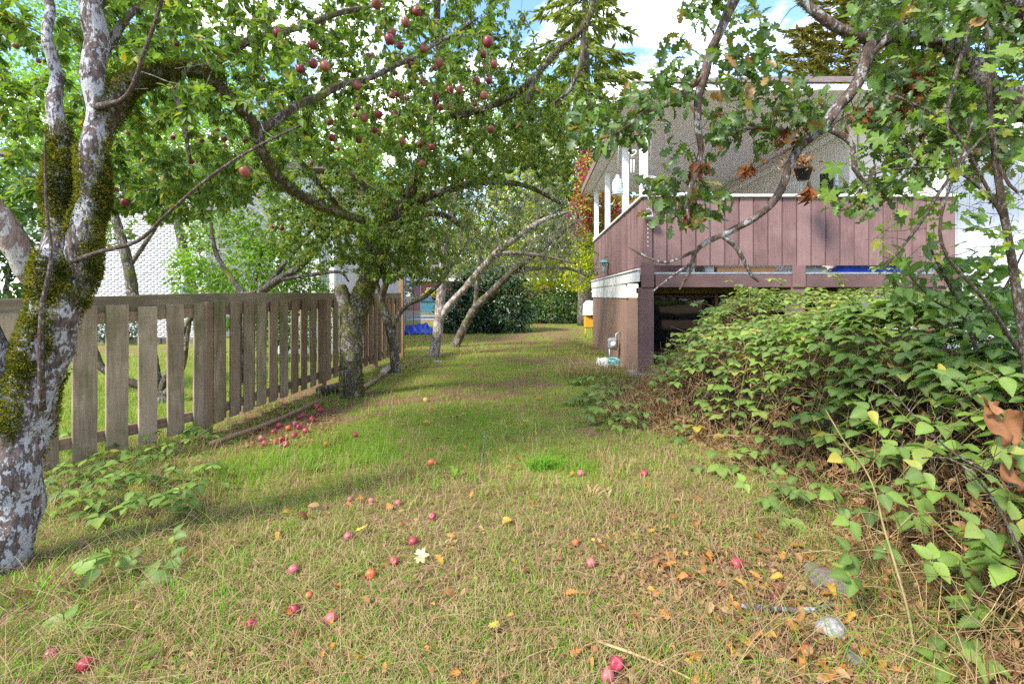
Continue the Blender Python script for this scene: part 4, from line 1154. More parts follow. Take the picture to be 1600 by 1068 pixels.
# --- two tan barked apple trees in the middle of the lawn
t4 = thing("apple_tree", "tan barked apple tree forking low on the lawn, left of the dark laurel hedge", "tree", tuple(GP(680, 557)))
C0 = pxpath([(677, 566, 10.95, 20), (679, 550, 10.95, 17), (684, 515, 10.95, 16), (688, 470, 10.95, 15), (691, 420, 10.9, 14), (697, 370, 10.8, 13), (708, 320, 10.6, 11), (725, 265, 10.4, 8), (740, 210, 10.2, 5)], 0.06)
C1 = pxpath([(688, 500, 10.95, 12), (700, 478, 10.9, 11), (722, 455, 10.8, 10), (748, 425, 10.6, 11), (776, 395, 10.4, 11), (806, 372, 10.2, 10), (846, 345, 10.0, 7), (890, 330, 9.9, 4)], 0.06)
C2 = pxpath([(692, 400, 10.9, 9), (672, 360, 10.7, 8), (668, 310, 10.5, 6), (650, 260, 10.3, 4)], 0.06)
C3 = pxpath([(770, 400, 10.45, 8), (800, 395, 10.6, 7), (850, 400, 10.9, 5), (900, 412, 11.2, 3)], 0.06)
limb_part("trunk", [C0, C1, C2, C3], M['bark_tan'], t4, 12, 0.2, 0.1)
att = ellipse_pts([(740, 290, 120, 90, 9.2, 12.2, 360), (800, 340, 110, 70, 9.2, 12.0, 430), (820, 270, 70, 80, 9.0, 11.5, 250), (680, 370, 70, 60, 10, 12, 160), (800, 400, 110, 34, 9.8, 11.8, 200), (720, 400, 60, 40, 9.8, 11.8, 90)])
paths4 = grow([C0, C1, C2, C3], att, 0.0075, 0.013, 0.20, -0.04, 0.026)
spur = grow([C0, C1, C2, C3] + paths4[:200], ellipse_pts([(780, 360, 140, 80, 9.4, 12.0, 420)]), 0.0085, 0.012, 0.25, -0.05, 0.02)
twig_mesh(paths4 + spur, t4, M['twig'], "twigs", 4)
pos, d, nr, sz = twig_leaves(paths4, 8500, 0.06, 0.2, 0.35, 0.8)
kp = clear_front(pos, [VMC], 20, .8) & clear_front(pos, [VM2], 28, .25)
pos, d, nr, sz = pos[kp], d[kp], nr[kp], sz[kp]
foliage(t4, [T_simple], M['apple_leaf_far'], pos, d, nr, sz, 0, None, "crown")
t5 = thing("apple_tree", "leaning mossy apple tree in front of the dark laurel hedge", "tree", tuple(GP(711, 542)))
E0 = pxpath([(708, 548, 12.95, 17), (714, 535, 12.95, 14), (728, 505, 12.95, 12), (745, 478, 12.9, 13), (770, 455, 12.8, 11), (800, 425, 12.6, 10), (832, 400, 12.3, 9), (868, 372, 12.0, 8), (900, 345, 11.8, 5)], 0.06)
E1 = pxpath([(800, 424, 12.6, 8), (850, 418, 12.4, 6), (890, 420, 12.2, 5), (920, 432, 12.0, 3)], 0.06)
E2 = pxpath([(742, 480, 12.9, 7), (745, 450, 12.9, 7), (750, 400, 12.8, 6), (770, 340, 12.6, 5)], 0.06)
limb_part("trunk", [E0, E1, E2], M['bark_mossy'], t5, 12, 0.2, 0.1)
att = ellipse_pts([(835, 380, 75, 60, 11, 13.6, 260), (790, 310, 90, 70, 11, 13.6, 200), (890, 410, 50, 40, 11, 13, 90)])
paths5 = grow([E0, E1, E2], att, 0.008, 0.013, 0.20, -0.04, 0.026)
twig_mesh(paths5, t5, M['twig'], "twigs", 4)
pos, d, nr, sz = twig_leaves(paths5, 3200, 0.06, 0.2, 0.35, 0.8)
foliage(t5, [T_simple], M['apple_leaf_far'], pos, d, nr, sz, 0, None, "crown")

# --- the oak whose boughs hang into the upper right
ok = thing("oak_tree", "oak reaching in from the right with gnarled boughs and dark lobed leaves", "tree", (4.55, 3.3, 0))
def world_path(lst, step=0.06):
    return resample(np.array([l[:3] for l in lst]), np.array([l[3] for l in lst]), step)
p0 = P(1640, 172, 2.72)
O0 = world_path([(4.6, 3.35, -.1, .30), (4.55, 3.3, .6, .24), (4.4, 3.15, 1.7, .21), (4.2, 3.05, 2.5, .17), (4.15, 3.0, 3.4, .14), (4.2, 3.1, 4.6, .09), (4.3, 3.2, 5.6, .03)])
O1 = resample(np.array([[4.25, 3.05, 2.35]] + [P(*q) for q in ((1760, 215, 2.9), (1650, 180, 2.72), (1590, 160, 2.62), (1545, 140, 2.58), (1510, 100, 2.55), (1478, 66, 2.53), (1430, 60, 2.5), (1385, 62, 2.48), (1340, 56, 2.46), (1300, 38, 2.45), (1272, 18, 2.45), (1254, 2, 2.45))]),
              np.array([.13, .10, .085, .078, .066, .058, .046, .034, .031, .028, .025, .022, .019]), 0.04)
O2 = resample(np.array([[4.15, 3.0, 3.2]] + [P(*q) for q in ((1760, 50, 2.75), (1660, 38, 2.6), (1600, 18, 2.5), (1560, -10, 2.45), (1500, -70, 2.4), (1430, -140, 2.4))]), np.array([.11, .095, .085, .075, .068, .055, .04]), 0.05)
O3 = pxpath([(1362, 64, 2.47, 22), (1350, 105, 2.44, 20), (1335, 140, 2.42, 19), (1308, 168, 2.42, 18), (1290, 195, 2.42, 17), (1258, 220, 2.42, 16), (1232, 260, 2.42, 15), (1222, 295, 2.42, 14), (1205, 318, 2.42, 14), (1180, 340, 2.42, 12), (1140, 362, 2.44, 11), (1105, 378, 2.46, 9), (1085, 395, 2.48, 8), (1080, 420, 2.5, 6), (1062, 452, 2.52, 4)], 0.04)
O3b = pxpath([(1128, 368, 2.45, 9), (1150, 385, 2.46, 9), (1160, 402, 2.47, 8), (1175, 432, 2.5, 5), (1185, 440, 2.5, 3)], 0.04)
O3c = pxpath([(1090, 390, 2.47, 6), (1040, 410, 2.5, 5), (1000, 396, 2.52, 4), (982, 386, 2.55, 2)], 0.04)
O3d = pxpath([(1085, 408, 2.49, 5), (1055, 428, 2.5, 5), (1020, 455, 2.52, 3)], 0.04)
O4 = pxpath([(1430, -140, 2.4, 22), (1300, -110, 2.35, 20), (1200, -60, 2.32, 18), (1150, -5, 2.3, 17), (1135, 30, 2.3, 16), (1113, 75, 2.3, 15), (1103, 110, 2.3, 14), (1092, 150, 2.3, 12), (1090, 200, 2.32, 12), (1096, 235, 2.33, 10), (1085, 275, 2.34, 9), (1076, 305, 2.35, 7), (1075, 345, 2.36, 4)], 0.04)
O5 = pxpath([(1100, 120, 2.3, 10), (1060, 150, 2.3, 11), (1030, 168, 2.32, 10), (1000, 182, 2.34, 8), (970, 205, 2.36, 6), (935, 218, 2.4, 3)], 0.04)
O6 = pxpath([(1288, 198, 2.42, 11), (1312, 210, 2.42, 10), (1332, 228, 2.42, 10), (1335, 262, 2.42, 9), (1350, 285, 2.42, 6), (1368, 312, 2.42, 4)], 0.04)
O7 = pxpath([(1352, 100, 2.44, 9), (1400, 40, 2.4, 10), (1425, -10, 2.38, 11), (1450, -80, 2.4, 12)], 0.04)
O8 = pxpath([(1260, 222, 2.42, 9), (1220, 205, 2.4, 8), (1180, 200, 2.38, 5), (1150, 205, 2.36, 3)], 0.04)
O9 = pxpath([(1470, 66, 2.5, 14), (1505, 40, 2.4, 12), (1540, -20, 2.35, 11), (1560, -90, 2.3, 8)], 0.04)
O10 = pxpath([(1545, 150, 2.56, 12), (1500, 190, 2.5, 9), (1430, 215, 2.42, 7), (1380, 245, 2.36, 4)], 0.04)
OK_ = [O0, O1, O2, O3, O3b, O3c, O3d, O4, O5, O6, O7, O8, O9, O10]
limb_part("trunk", [O0], M['bark_oak'], ok, 24, 0.15, 0.08)
limb_part("limb", [O1, O2], M['bark_oak'], ok, 16, 0.2, 0.14)
limb_part("bough", [O3, O3b, O3c, O3d, O4, O5, O6, O7, O8, O9, O10], M['bark_oak'], ok, 10, 0.35, 0.2)
OREG = [(1130, 60, 75, 75, 2.1, 2.6, 50), (1165, 110, 45, 40, 2.1, 2.5, 22), (1065, 120, 45, 45, 2.1, 2.5, 24), (960, 190, 62, 42, 2.2, 2.6, 42), (1010, 165, 40, 30, 2.2, 2.5, 18), (1075, 310, 62, 40, 2.2, 2.55, 44), (1090, 210, 40, 40, 2.2, 2.5, 7), (1165, 190, 70, 42, 2.2, 2.6, 34), (1265, 165, 60, 45, 2.2, 2.6, 28), (1345, 305, 60, 26, 2.3, 2.6, 26),
        (1370, 170, 50, 40, 2.2, 2.7, 16), (1440, 20, 130, 45, 2.1, 2.8, 100), (1560, 80, 90, 90, 2.0, 2.9, 120), (1430, 110, 80, 50, 2.1, 2.7, 75), (1540, 210, 90, 60, 2.1, 2.8, 95), (1490, 150, 70, 50, 2.2, 2.8, 36), (1420, 230, 70, 55, 2.2, 2.7, 48), (1300, -80, 280, 60, 2.0, 3.0, 35), (1700, 60, 120, 160, 2.2, 3.4, 50), (1900, -100, 250, 200, 2.6, 4.0, 60)]
att = ellipse_pts(OREG)
pathso = grow(OK_, att, 0.0016, 0.008, 0.13, 0.0, 0.012)
twig_mesh(pathso, ok, M['twig_brown'], "twigs", 5)
# rosettes of leaves at twig ends
tp = np.array([p[-1] for p, r in pathso]); td = np.array([unit(p[-1] - p[max(0, len(p) - 4)]) for p, r in pathso])
k = 5
pos = np.repeat(tp, k, 0) + R.normal(0, .022, (len(tp) * k, 3)); d = np.repeat(td, k, 0) * 0.4 + unit(R.normal(0, 1, (len(tp) * k, 3))) * 0.9; d[:, 2] -= 0.25
nr = R.normal(0, .55, (len(pos), 3)); nr[:, 2] += 0.9; nr[:, 1] -= 0.35
sz = 0.066 * (0.6 + 0.7 * R.random(len(pos)))
kp = clear_front(pos, [O1, O3, O4], 9, .85)
pos, d, nr, sz = pos[kp], d[kp], nr[kp], sz[kp]
foliage(ok, [T_oak, T_oak2], M['oak_leaf'], pos, d, nr, sz, 300, None, "crown")
# dead clusters hanging in the oak
cl = [(1430, 130, 22), (1345, 178, 22), (1405, 165, 18), (1470, 205, 32), (1090, 262, 16), (1265, 300, 10), (1080, 340, 14), (1030, 290, 8), (1230, 215, 20), (1170, 260, 12), (1425, 118, 12)]
cp_ = []
for x, y, s in cl:
    n = int(s * 1.5)
    q = np.array([P(x, y, 2.38)]) + R.normal(0, s / FP * 2.38 * 0.45, (n, 3)); cp_.append(q)
cp_ = np.concatenate(cp_); n = len(cp_)
d = R.normal(0, .5, (n, 3)); d[:, 2] -= 0.9
foliage(ok, [T_curl, T_oak2], M['oak_brown'], cp_, d, R.normal(0, 1, (n, 3)), 0.045 * (.6 + .8 * R.random(n)), 0, None, "withered_leaves")

# --- young maple / vine with big pale leaves and bare brown stems at the right edge
mp = thing("maple_sapling", "young maple with thin bare brown stems and large pale green leaves at the right edge", "tree", (2.55, 2.4, 0))
S = [pxpath([(1640, 900, 2.3, 18), (1612, 640, 2.25, 17), (1592, 480, 2.2, 16), (1580, 400, 2.18, 15), (1566, 320, 2.16, 14), (1556, 250, 2.15, 12), (1548, 180, 2.15, 10), (1543, 90, 2.15, 8), (1540, -20, 2.2, 6)], 0.05),
     pxpath([(1572, 350, 2.17, 8), (1530, 270, 2.12, 7), (1500, 215, 2.1, 6), (1462, 180, 2.08, 5), (1400, 150, 2.05, 4)], 0.05),
     pxpath([(1600, 560, 2.24, 10), (1540, 470, 2.1, 8), (1480, 400, 2.05, 7), (1470, 340, 2.02, 6), (1500, 250, 2.0, 5), (1520, 190, 2.0, 4)], 0.05),
     pxpath([(1380, 420, 2.0, 4), (1430, 360, 2.02, 6), (1475, 290, 2.05, 6), (1530, 220, 2.1, 5), (1600, 160, 2.15, 4)], 0.05),
     pxpath([(1566, 330, 2.16, 7), (1500, 270, 2.1, 6), (1420, 262, 2.05, 5), (1350, 275, 2.0, 3)], 0.05),
     pxpath([(1556, 250, 2.15, 7), (1590, 300, 2.1, 6), (1640, 270, 2.1, 4)], 0.05),
     pxpath([(1515, 40, 2.1, 7), (1490, 130, 2.08, 7), (1480, 190, 2.06, 5), (1490, 260, 2.05, 4)], 0.05)]
limb_part("trunk", S, M['twig_brown'], mp, 8, 0.15, 0.06)
att = ellipse_pts([(1500, 240, 110, 110, 1.9, 2.35, 80), (1420, 250, 100, 80, 1.85, 2.3, 60), (1560, 120, 80, 80, 1.9, 2.4, 50), (1420, 370, 70, 40, 1.9, 2.3, 26), (1560, 370, 60, 80, 1.9, 2.3, 50), (1500, 300, 90, 60, 1.9, 2.4, 40)])
pathsm = grow(S, att, 0.0013, 0.006, 0.15, 0.02, 0.006)
twig_mesh(pathsm, mp, M['twig_brown'], "twigs", 5)
big = [(1365, 118, 46), (1305, 250, 46), (1298, 292, 44), (1338, 285, 46), (1500, 48, 52), (1450, 45, 40), (1410, 190, 56), (1440, 175, 46), (1378, 205, 44), (1470, 240, 44), (1380, 170, 34), (1560, 350, 52), (1500, 335, 46), (1590, 240, 60), (1450, 320, 40), (1390, 345, 44), (1420, 355, 40), (1385, 384, 34), (1530, 105, 44), (1480, 130, 36), (1585, 70, 60), (1340, 60, 30), (1575, 140, 44), (1400, 90, 34), (1510, 375, 40), (1560, 300, 40), (1440, 270, 42), (1410, 225, 36)]
pos = np.array([P(x, y, R.uniform(1.9, 2.2)) for x, y, s in big]); n = len(big)
sz = np.array([s * p[1] / FP * .72 for (x, y, s), p in zip(big, pos)])
d = R.normal(0, .5, (n, 3)); d[:, 2] -= .7
nr = R.normal(0, .4, (n, 3)); nr[:, 1] -= 0.8; nr[:, 2] += .5
pos2, d2, nr2, sz2 = twig_leaves(pathsm, 230, 0.055, 0.5, 0.5, 0.8)
nr2[:, 1] -= .6
foliage(mp, [T_maple, T_maple2], M['maple_leaf'], np.concatenate([pos, pos2]), np.concatenate([d, d2]), np.concatenate([nr, nr2]), np.concatenate([sz, sz2]), 300, None, "crown")

# --- lilac with heart shaped leaves above the brambles
li = thing("lilac_shrub", "lilac shrub with plain heart shaped green leaves above the bramble mound at right", "shrub", (2.9, 3.0, 0.6))
Ls = [pxpath([(1565, 690, 3.0, 9), (1530, 560, 2.9, 8), (1500, 480, 2.8, 7), (1470, 420, 2.7, 6), (1450, 380, 2.65, 3)], 0.05), pxpath([(1520, 530, 2.88, 6), (1570, 450, 2.8, 5), (1600, 390, 2.75, 3)], 0.05), pxpath([(1505, 490, 2.82, 5), (1460, 470, 2.75, 4), (1420, 430, 2.7, 3)], 0.05)]
limb_part("stem", Ls, M['twig_brown'], li, 8, 0.1)
att = ellipse_pts([(1450, 430, 75, 60, 2.5, 3.0, 60), (1530, 450, 60, 60, 2.5, 3.1, 60), (1590, 500, 50, 60, 2.5, 3, 40)])
pl = grow(Ls, att, 0.0014, 0.007, 0.12, 0.0, 0.006)
twig_mesh(pl, li, M['twig_brown'], "twigs", 4)
pos, d, nr, sz = twig_leaves(pl, 420, 0.062, 0.3, 0.6, 0.8)
foliage(li, [T_heart], M['lilac_leaf'], pos, d, nr, sz, 200, None, "foliage")

# ---------------------------------------------------------------- hedges, shrubs and trees farther off
def leafy(name, label, cat, base, blobs, n, mat, size, tms=None, stems=True, bark='bark_dark', twigs=40, group=None, fill=0.55, part="foliage", r0=0.05, core=False, droop=0.3):
    """a shrub or crown: leaves through ellipsoids (x, y, z, rx, ry, rz), denser at the skin, with stems rising to them"""
    t = thing(name, label, cat, base, group)
    bl = np.array(blobs, float); vol = bl[:, 3] * bl[:, 4] * bl[:, 5]
    def sample(m, lo):
        k = R.choice(len(bl), m, p=vol ** .75 / (vol ** .75).sum())
        u = unit(R.normal(0, 1, (m, 3))); rr = (lo + (1 - lo) * R.random(m)) ** (1 / 2.0)
        lump = 0.82 + 0.36 * fbm(u[:, 0] * 2.2 + k * 3.7 + 9, u[:, 2] * 2.2 + u[:, 1] * 2 + 5, 3)
        return bl[k, :3] + u * bl[k, 3:] * (rr * lump)[:, None], u
    b = np.array(base, float)
    if stems:
        att, _ = sample(twigs, 0.05)
        att = att[att[:, 2] > b[2] + .1]
        top = bl[np.argmax(bl[:, 2])][:3]
        tr = resample(np.array([b - [0, 0, .1], b + (top - b) * .4 + R.normal(0, .06, 3), b + (top - b) * .9]), np.array([r0, r0 * .8, r0 * .35]), 0.15)
        pt = grow([tr], att, 0.004, 0.018, 0.12, 0.05, r0 * .7, 0.2)
        mb = MB(); V, Q, T = tube_geo(tr[0], tr[1], 9, .15); mb.add(V, Q, T); mb.build("trunk", M[bark], t)
        twig_mesh(pt, t, M[bark], "branches", 4)
    pos, u = sample(n, 0.3)
    # gaps: drop leaves where clump noise is low
    cn = fbm(pos[:, 0] * 1.6 / max(size * 9, .5) + 5, pos[:, 2] * 1.6 / max(size * 9, .5) + pos[:, 1], 2)
    keep = (cn > 0.5 - fill * 0.45) & (pos[:, 2] > gh(pos[:, 0], pos[:, 1]) + .02)
    pos, u = pos[keep], u[keep]; m = len(pos)
    d = unit(u * .6 + R.normal(0, .6, (m, 3))); d[:, 2] -= droop
    nr = u * .6 + R.normal(0, .45, (m, 3)); nr[:, 2] += .6
    foliage(t, tms or [T_simple], M[mat], pos, d, nr, size * (.6 + .8 * R.random(m)), 0, None, part)
    return t
def bl(x, y, D, rx, ry, dd=None):
    """a blob given by its place and half size in the photograph"""
    p = P(x, y, D); return (p[0], p[1], p[2], rx * D / FP, (dd if dd else rx * D / FP), ry * D / FP)

leafy("laurel_hedge", "dense dark glossy laurel hedge at the far end of the lawn", "hedge", (-1.6, 18.0, 0),
      [bl(735, 480, 18.0, 52, 52, 1.0), bl(788, 470, 18.0, 50, 58, 1.0), bl(760, 450, 18.2, 55, 46, 1.0), bl(800, 500, 17.9, 34, 34, .8), bl(725, 505, 17.7, 36, 24, .8)], 10500, 'laurel_leaf', .16, [T_laurel], twigs=30, fill=.9)
leafy("low_hedge", "low dark hedge with bare brown stems left of the house foundation", "hedge", (1.1, 24, 0),
      [bl(862, 482, 24, 36, 26, 1.2), bl(835, 486, 24.4, 26, 24, 1.2), bl(905, 478, 24, 34, 28, 1.2), bl(945, 480, 24, 30, 26, 1.2), bl(870, 470, 24.4, 60, 22, 1.0)], 13000, 'dark_shrub', .12, twigs=160, fill=.95, bark='twig_brown')
leafy("maple_tree", "bright yellow green maple behind the low hedge", "tree", (1.4, 27, 0),
      [bl(845, 380, 26, 70, 55, 2.5), bl(900, 400, 25.5, 50, 50, 2), bl(820, 430, 25, 48, 30, 1.6), bl(880, 330, 27, 60, 50, 2.5), bl(780, 350, 27, 60, 60, 2.5), bl(740, 390, 27, 60, 50, 2), bl(700, 350, 27.5, 50, 50, 2), bl(830, 300, 27, 70, 50, 2.5), bl(895, 445, 24.8, 40, 22, 1.5)], 30000, 'far_maple', .17, twigs=120, fill=.75, r0=.14)
leafy("vine_maple", "vine maple turning red and orange beside the porch posts", "tree", (2.6, 17.3, 0),
      [bl(928, 265, 16.9, 28, 34, .6), bl(918, 310, 16.7, 26, 40, .6), bl(945, 330, 17.2, 34, 40, .7), bl(905, 340, 16.8, 22, 34, .6), bl(975, 350, 17.6, 30, 44, .7), bl(1005, 340, 17.6, 24, 40, .7), bl(940, 245, 17, 12, 14, .4)], 7500, 'red_maple', .12, twigs=70, fill=.6, r0=.06)
leafy("maple_shrub", "lime green shrub below the red vine maple at the porch corner", "shrub", (2.6, 17.6, 0),
      [bl(925, 395, 17.4, 30, 30, .8), bl(905, 425, 17.4, 30, 30, .8), bl(950, 350, 17.2, 16, 18, .5)], 2600, 'far_maple', .11, twigs=60, fill=.6)
leafy("green_tree", "tall leafy green tree behind the lawn between the apple trees and the fir", "tree", (0.2, 32, 0),
      [bl(830, 190, 32, 75, 75, 3), bl(870, 240, 32, 55, 60, 3), bl(780, 240, 32, 70, 60, 3), bl(895, 190, 32, 50, 60, 2.4), bl(720, 200, 32, 70, 70, 3)], 17000, 'bright_shrub', .17, twigs=130, fill=.62, r0=.16, tms=[T_simple])
leafy("green_tree", "broad leafy tree behind the white brick house at the far left", "tree", (-22, 22, 0),
      [bl(60, 230, 22, 130, 120, 3), bl(-60, 300, 22, 120, 120, 3), bl(180, 180, 23, 120, 100, 3), bl(20, 60, 23, 150, 110, 3), bl(180, 60, 24, 120, 100, 3), bl(300, 100, 24, 100, 90, 3)], 24000, 'bright_shrub', .2, twigs=150, fill=.6, r0=.25)
leafy("green_tree", "leafy tree rising behind the white board house", "tree", (-11, 25, 0),
      [bl(330, 220, 25, 100, 70, 3), bl(440, 270, 25, 100, 70, 3), bl(520, 220, 25.5, 90, 70, 3), bl(620, 250, 25.5, 90, 70, 3)], 15000, 'bright_shrub', .2, twigs=140, fill=.5, r0=.25)
leafy("garden_shrub", "light green bushy shrub behind the fence in front of the brick house", "shrub", (-5.9, 9.6, 0),
      [bl(350, 390, 9.6, 66, 66, .8), bl(410, 420, 9.4, 60, 54, .7), bl(310, 430, 9.8, 44, 44, .6), bl(420, 350, 9.6, 60, 50, .6), bl(370, 480, 9.6, 80, 40, .6), bl(450, 400, 9.8, 50, 50, .6)], 8200, 'bright_shrub', .075, [T_apple2], twigs=170, fill=.38, r0=.04, bark='twig_brown')
leafy("garden_shrub", "small dark clipped shrub at the foot of the white brick wall", "shrub", (-11.6, 13.2, 0),
      [bl(205, 505, 13.4, 26, 26, .5), bl(160, 512, 13.4, 22, 20, .4)], 1800, 'laurel_leaf', .07, twigs=20, fill=.8)
leafy("garden_shrub", "leafy green shrub glimpsed left of the lichen trunk behind the fence", "shrub", (-6.9, 6.0, 0),
      [bl(10, 420, 6.2, 60, 60, .6), bl(60, 380, 6.4, 50, 50, .6), bl(-40, 350, 6.2, 60, 80, .6), bl(30, 300, 6.6, 60, 50, .6)], 2600, 'dark_shrub', .095, [T_apple2], twigs=40, fill=.55, r0=.04)
leafy("garden_shrub", "low green shrub beneath the downpipe of the board house", "shrub", (-5.4, 10.4, 0),
      [bl(470, 440, 10.2, 40, 30, .5), bl(500, 465, 10.2, 30, 30, .4), bl(440, 470, 10.2, 36, 34, .4), bl(480, 510, 10.2, 60, 40, .5), bl(420, 510, 10.2, 40, 40, .5)], 4200, 'bright_shrub', .065, [T_apple2], twigs=40, fill=.55, r0=.03)
leafy("yellow_shrub", "rounded golden shrub in front of the far brick house", "shrub", (-8.2, 38, 0),
      [bl(661, 468, 36, 13, 9, .8), bl(672, 460, 37, 8, 9, .7)], 900, 'yellow_shrub', .16, twigs=10, fill=.9)
leafy("street_tree", "leafy tree standing across the street above the far brick house", "tree", (-12, 56, 0),
      [bl(640, 400, 56, 70, 40, 4), bl(720, 400, 56, 60, 44, 4), bl(560, 400, 56, 70, 44, 4), bl(800, 420, 54, 60, 40, 4), bl(900, 420, 54, 70, 40, 4)], 9000, 'dark_shrub', .5, twigs=80, fill=.7, r0=.3)

leafy("green_tree", "leafy green tree standing between the brick house and the fence", "tree", (-7.6, 11.2, 0),
      [bl(150, 230, 11, 90, 50, 1.2), bl(270, 250, 11, 90, 56, 1.2), bl(380, 240, 11, 80, 60, 1.2), bl(70, 180, 11, 90, 80, 1.2), bl(230, 150, 11.4, 110, 70, 1.2), bl(420, 180, 11.4, 80, 70, 1.2)], 15000, 'bright_shrub', .085, [T_apple2, T_simple], twigs=150, fill=.5, r0=.12)
# tree behind the fence with dark sweeping branches, and the mossy one beside it
nt = thing("fruit_tree", "fruit tree behind the fence with dark branches sweeping up to the right", "tree", tuple(GP(372, 590)))
N = [pxpath([(372, 600, 7.4, 20), (378, 545, 7.4, 17), (392, 475, 7.4, 15), (430, 440, 7.4, 12), (470, 415, 7.3, 11), (505, 375, 7.2, 10), (530, 345, 7.1, 7), (560, 310, 7.0, 4)], 0.05),
     pxpath([(385, 500, 7.4, 12), (430, 430, 7.5, 9), (470, 380, 7.5, 8), (497, 345, 7.5, 5)], 0.05),
     pxpath([(430, 438, 7.4, 8), (480, 430, 7.3, 7), (530, 425, 7.2, 5), (545, 440, 7.2, 3)], 0.05),
     pxpath([(392, 475, 7.4, 10), (340, 400, 7.6, 8), (330, 330, 7.7, 6), (345, 270, 7.8, 4)], 0.05)]
limb_part("trunk", N, M['bark_dark'], nt, 10, .2, .1)
att = ellipse_pts([(400, 320, 110, 60, 6.9, 8.4, 90), (480, 370, 70, 50, 6.8, 7.8, 60), (320, 330, 60, 60, 7.2, 8.4, 50), (430, 250, 120, 60, 6.8, 8.4, 70)])
pn = grow(N, att, .003, .009, .12, 0, .015)
twig_mesh(pn, nt, M['twig'], "twigs", 4)
pos, d, nr, sz = twig_leaves(pn, 3600, .06)
foliage(nt, [T_apple2, T_simple], M['apple_leaf'], pos, d, nr, sz, 0, None, "crown")

nm = thing("fruit_tree", "mossy old fruit tree with a curved trunk behind the nearest pickets", "tree", tuple(GP(235, 610)))
N = [pxpath([(262, 640, 6.2, 22), (245, 600, 6.2, 22), (236, 550, 6.2, 20), (226, 505, 6.3, 20), (208, 462, 6.4, 21), (202, 420, 6.4, 19), (192, 380, 6.4, 18), (182, 345, 6.4, 16), (170, 290, 6.4, 12), (180, 220, 6.4, 8)], 0.05),
     pxpath([(240, 610, 6.2, 16), (200, 595, 6.1, 16), (160, 575, 6.0, 16), (146, 545, 6.0, 14), (120, 500, 6.0, 10)], 0.05),
     pxpath([(250, 610, 6.2, 14), (272, 560, 6.2, 12), (290, 510, 6.2, 10), (330, 470, 6.2, 8), (400, 455, 6.2, 5)], 0.05),
     pxpath([(255, 620, 6.2, 12), (285, 575, 6.2, 9), (292, 530, 6.2, 8), (300, 480, 6.2, 5)], 0.05),
     pxpath([(200, 420, 6.4, 9), (240, 360, 6.4, 7), (270, 310, 6.4, 5)], 0.05)]
limb_part("trunk", N, M['bark_mossy'], nm, 12, .25, .12)
att = ellipse_pts([(215, 330, 70, 40, 6, 7, 34), (250, 260, 110, 60, 5.8, 7.2, 70), (170, 360, 30, 40, 6, 7, 14)])
pn = grow(N, att, .003, .009, .12, 0, .015)
twig_mesh(pn, nm, M['twig'], "twigs", 4)
pos, d, nr, sz = twig_leaves(pn, 1500, .062)
foliage(nm, [T_apple2, T_simple], M['apple_leaf'], pos, d, nr, sz, 0, None, "crown")

# conifers beyond the roof
def conifer(name, label, base, h, r, mat, bark, n_br, top_open, needle, per, droopk, cat="tree", y0=.2):
    t = thing(name, label, cat, base)
    b = np.array(base, float)
    tr = resample(np.array([b, b + [0.05, 0, h * .5], b + [0, 0, h]]), np.array([h * .016, h * .011, .01]), .4)
    mb = MB(); V, Q, T = tube_geo(tr[0], tr[1], 10, .1); mb.add(V, Q, T); mb.build("trunk", M[bark], t)
    br = MB(); pos = []; dirs = []
    for k in range(n_br):
        f = y0 + (1 - y0) * (k + R.random()) / n_br
        az = k * 2.399 + R.normal(0, .2)
        L = r * (1 - f) ** .75 * R.uniform(.55, 1.15) + .25
        q = np.linspace(0, 1, 9)
        p = b + np.array([0, 0, h * f]) + np.stack([np.cos(az) * L * q, np.sin(az) * L * q, L * (0.12 * q - droopk * q * q + .18 * q ** 4)], -1)
        V, Q, T = tube_geo(p, np.linspace(.03, .006, 9), 5, cap=False); br.add(V, Q, T, a=R.random())
        tn = unit(p[-1] - p[0]); sd = np.array([-tn[1], tn[0], 0])
        m = int(per * L)
        s = .12 + .88 * R.random(m)
        c = np.stack([np.interp(s, q, p[:, j]) for j in range(3)], -1)
        sg = np.sign(R.normal(0, 1, m)); w_ = (1 - s * .7) * L * .34 * R.random(m) ** .6
        off = sd[None] * (sg * w_)[:, None] + tn[None] * (w_ * .55)[:, None]; off[:, 2] -= w_ * droopk * .9
        pos.append(c + off); dd = sd[None] * sg[:, None] * .8 + tn[None] * .7 + R.normal(0, .25, (m, 3)); dd[:, 2] -= droopk * .6; dirs.append(dd)
    br.build("branches", M[bark], t, kind="stuff")
    pos = np.concatenate(pos); d = np.concatenate(dirs); m = len(pos)
    nr = R.normal(0, .5, (m, 3)); nr[:, 2] += .8
    tmn = dict(V=np.array([(-.10, 0, 0), (.10, 0, 0), (.13, .55, .04), (0, 1, -.05), (-.13, .55, .04)], float), Q=np.array([(0, 1, 2, 4)]), T=np.array([(4, 2, 3)]), B=np.zeros(5))
    foliage(t, [tmn], M[mat], pos, d, nr, needle * (.6 + .8 * R.random(m)), 0, None, "crown")
conifer("fir_tree", "tall feathery fir rising behind the lawn left of the porch", tuple(np.append(P(913, 462, 22)[:2], 0)), 21, 4.4, 'fir', 'bark_dark', 95, 0, .38, 70, .55)
conifer("pine_tree", "olive brown pine behind the shingled roof", tuple(np.append(P(1335, 462, 27)[:2], 0)), 27.0, 7.0, 'pine', 'bark_tan', 110, 0, .36, 150, .02)
conifer("fir_tree", "second dark fir far behind the white board house", tuple(np.append(P(560, 462, 40)[:2], 0)), 20, 4.2, 'fir', 'bark_dark', 80, 0, .4, 80, .4)

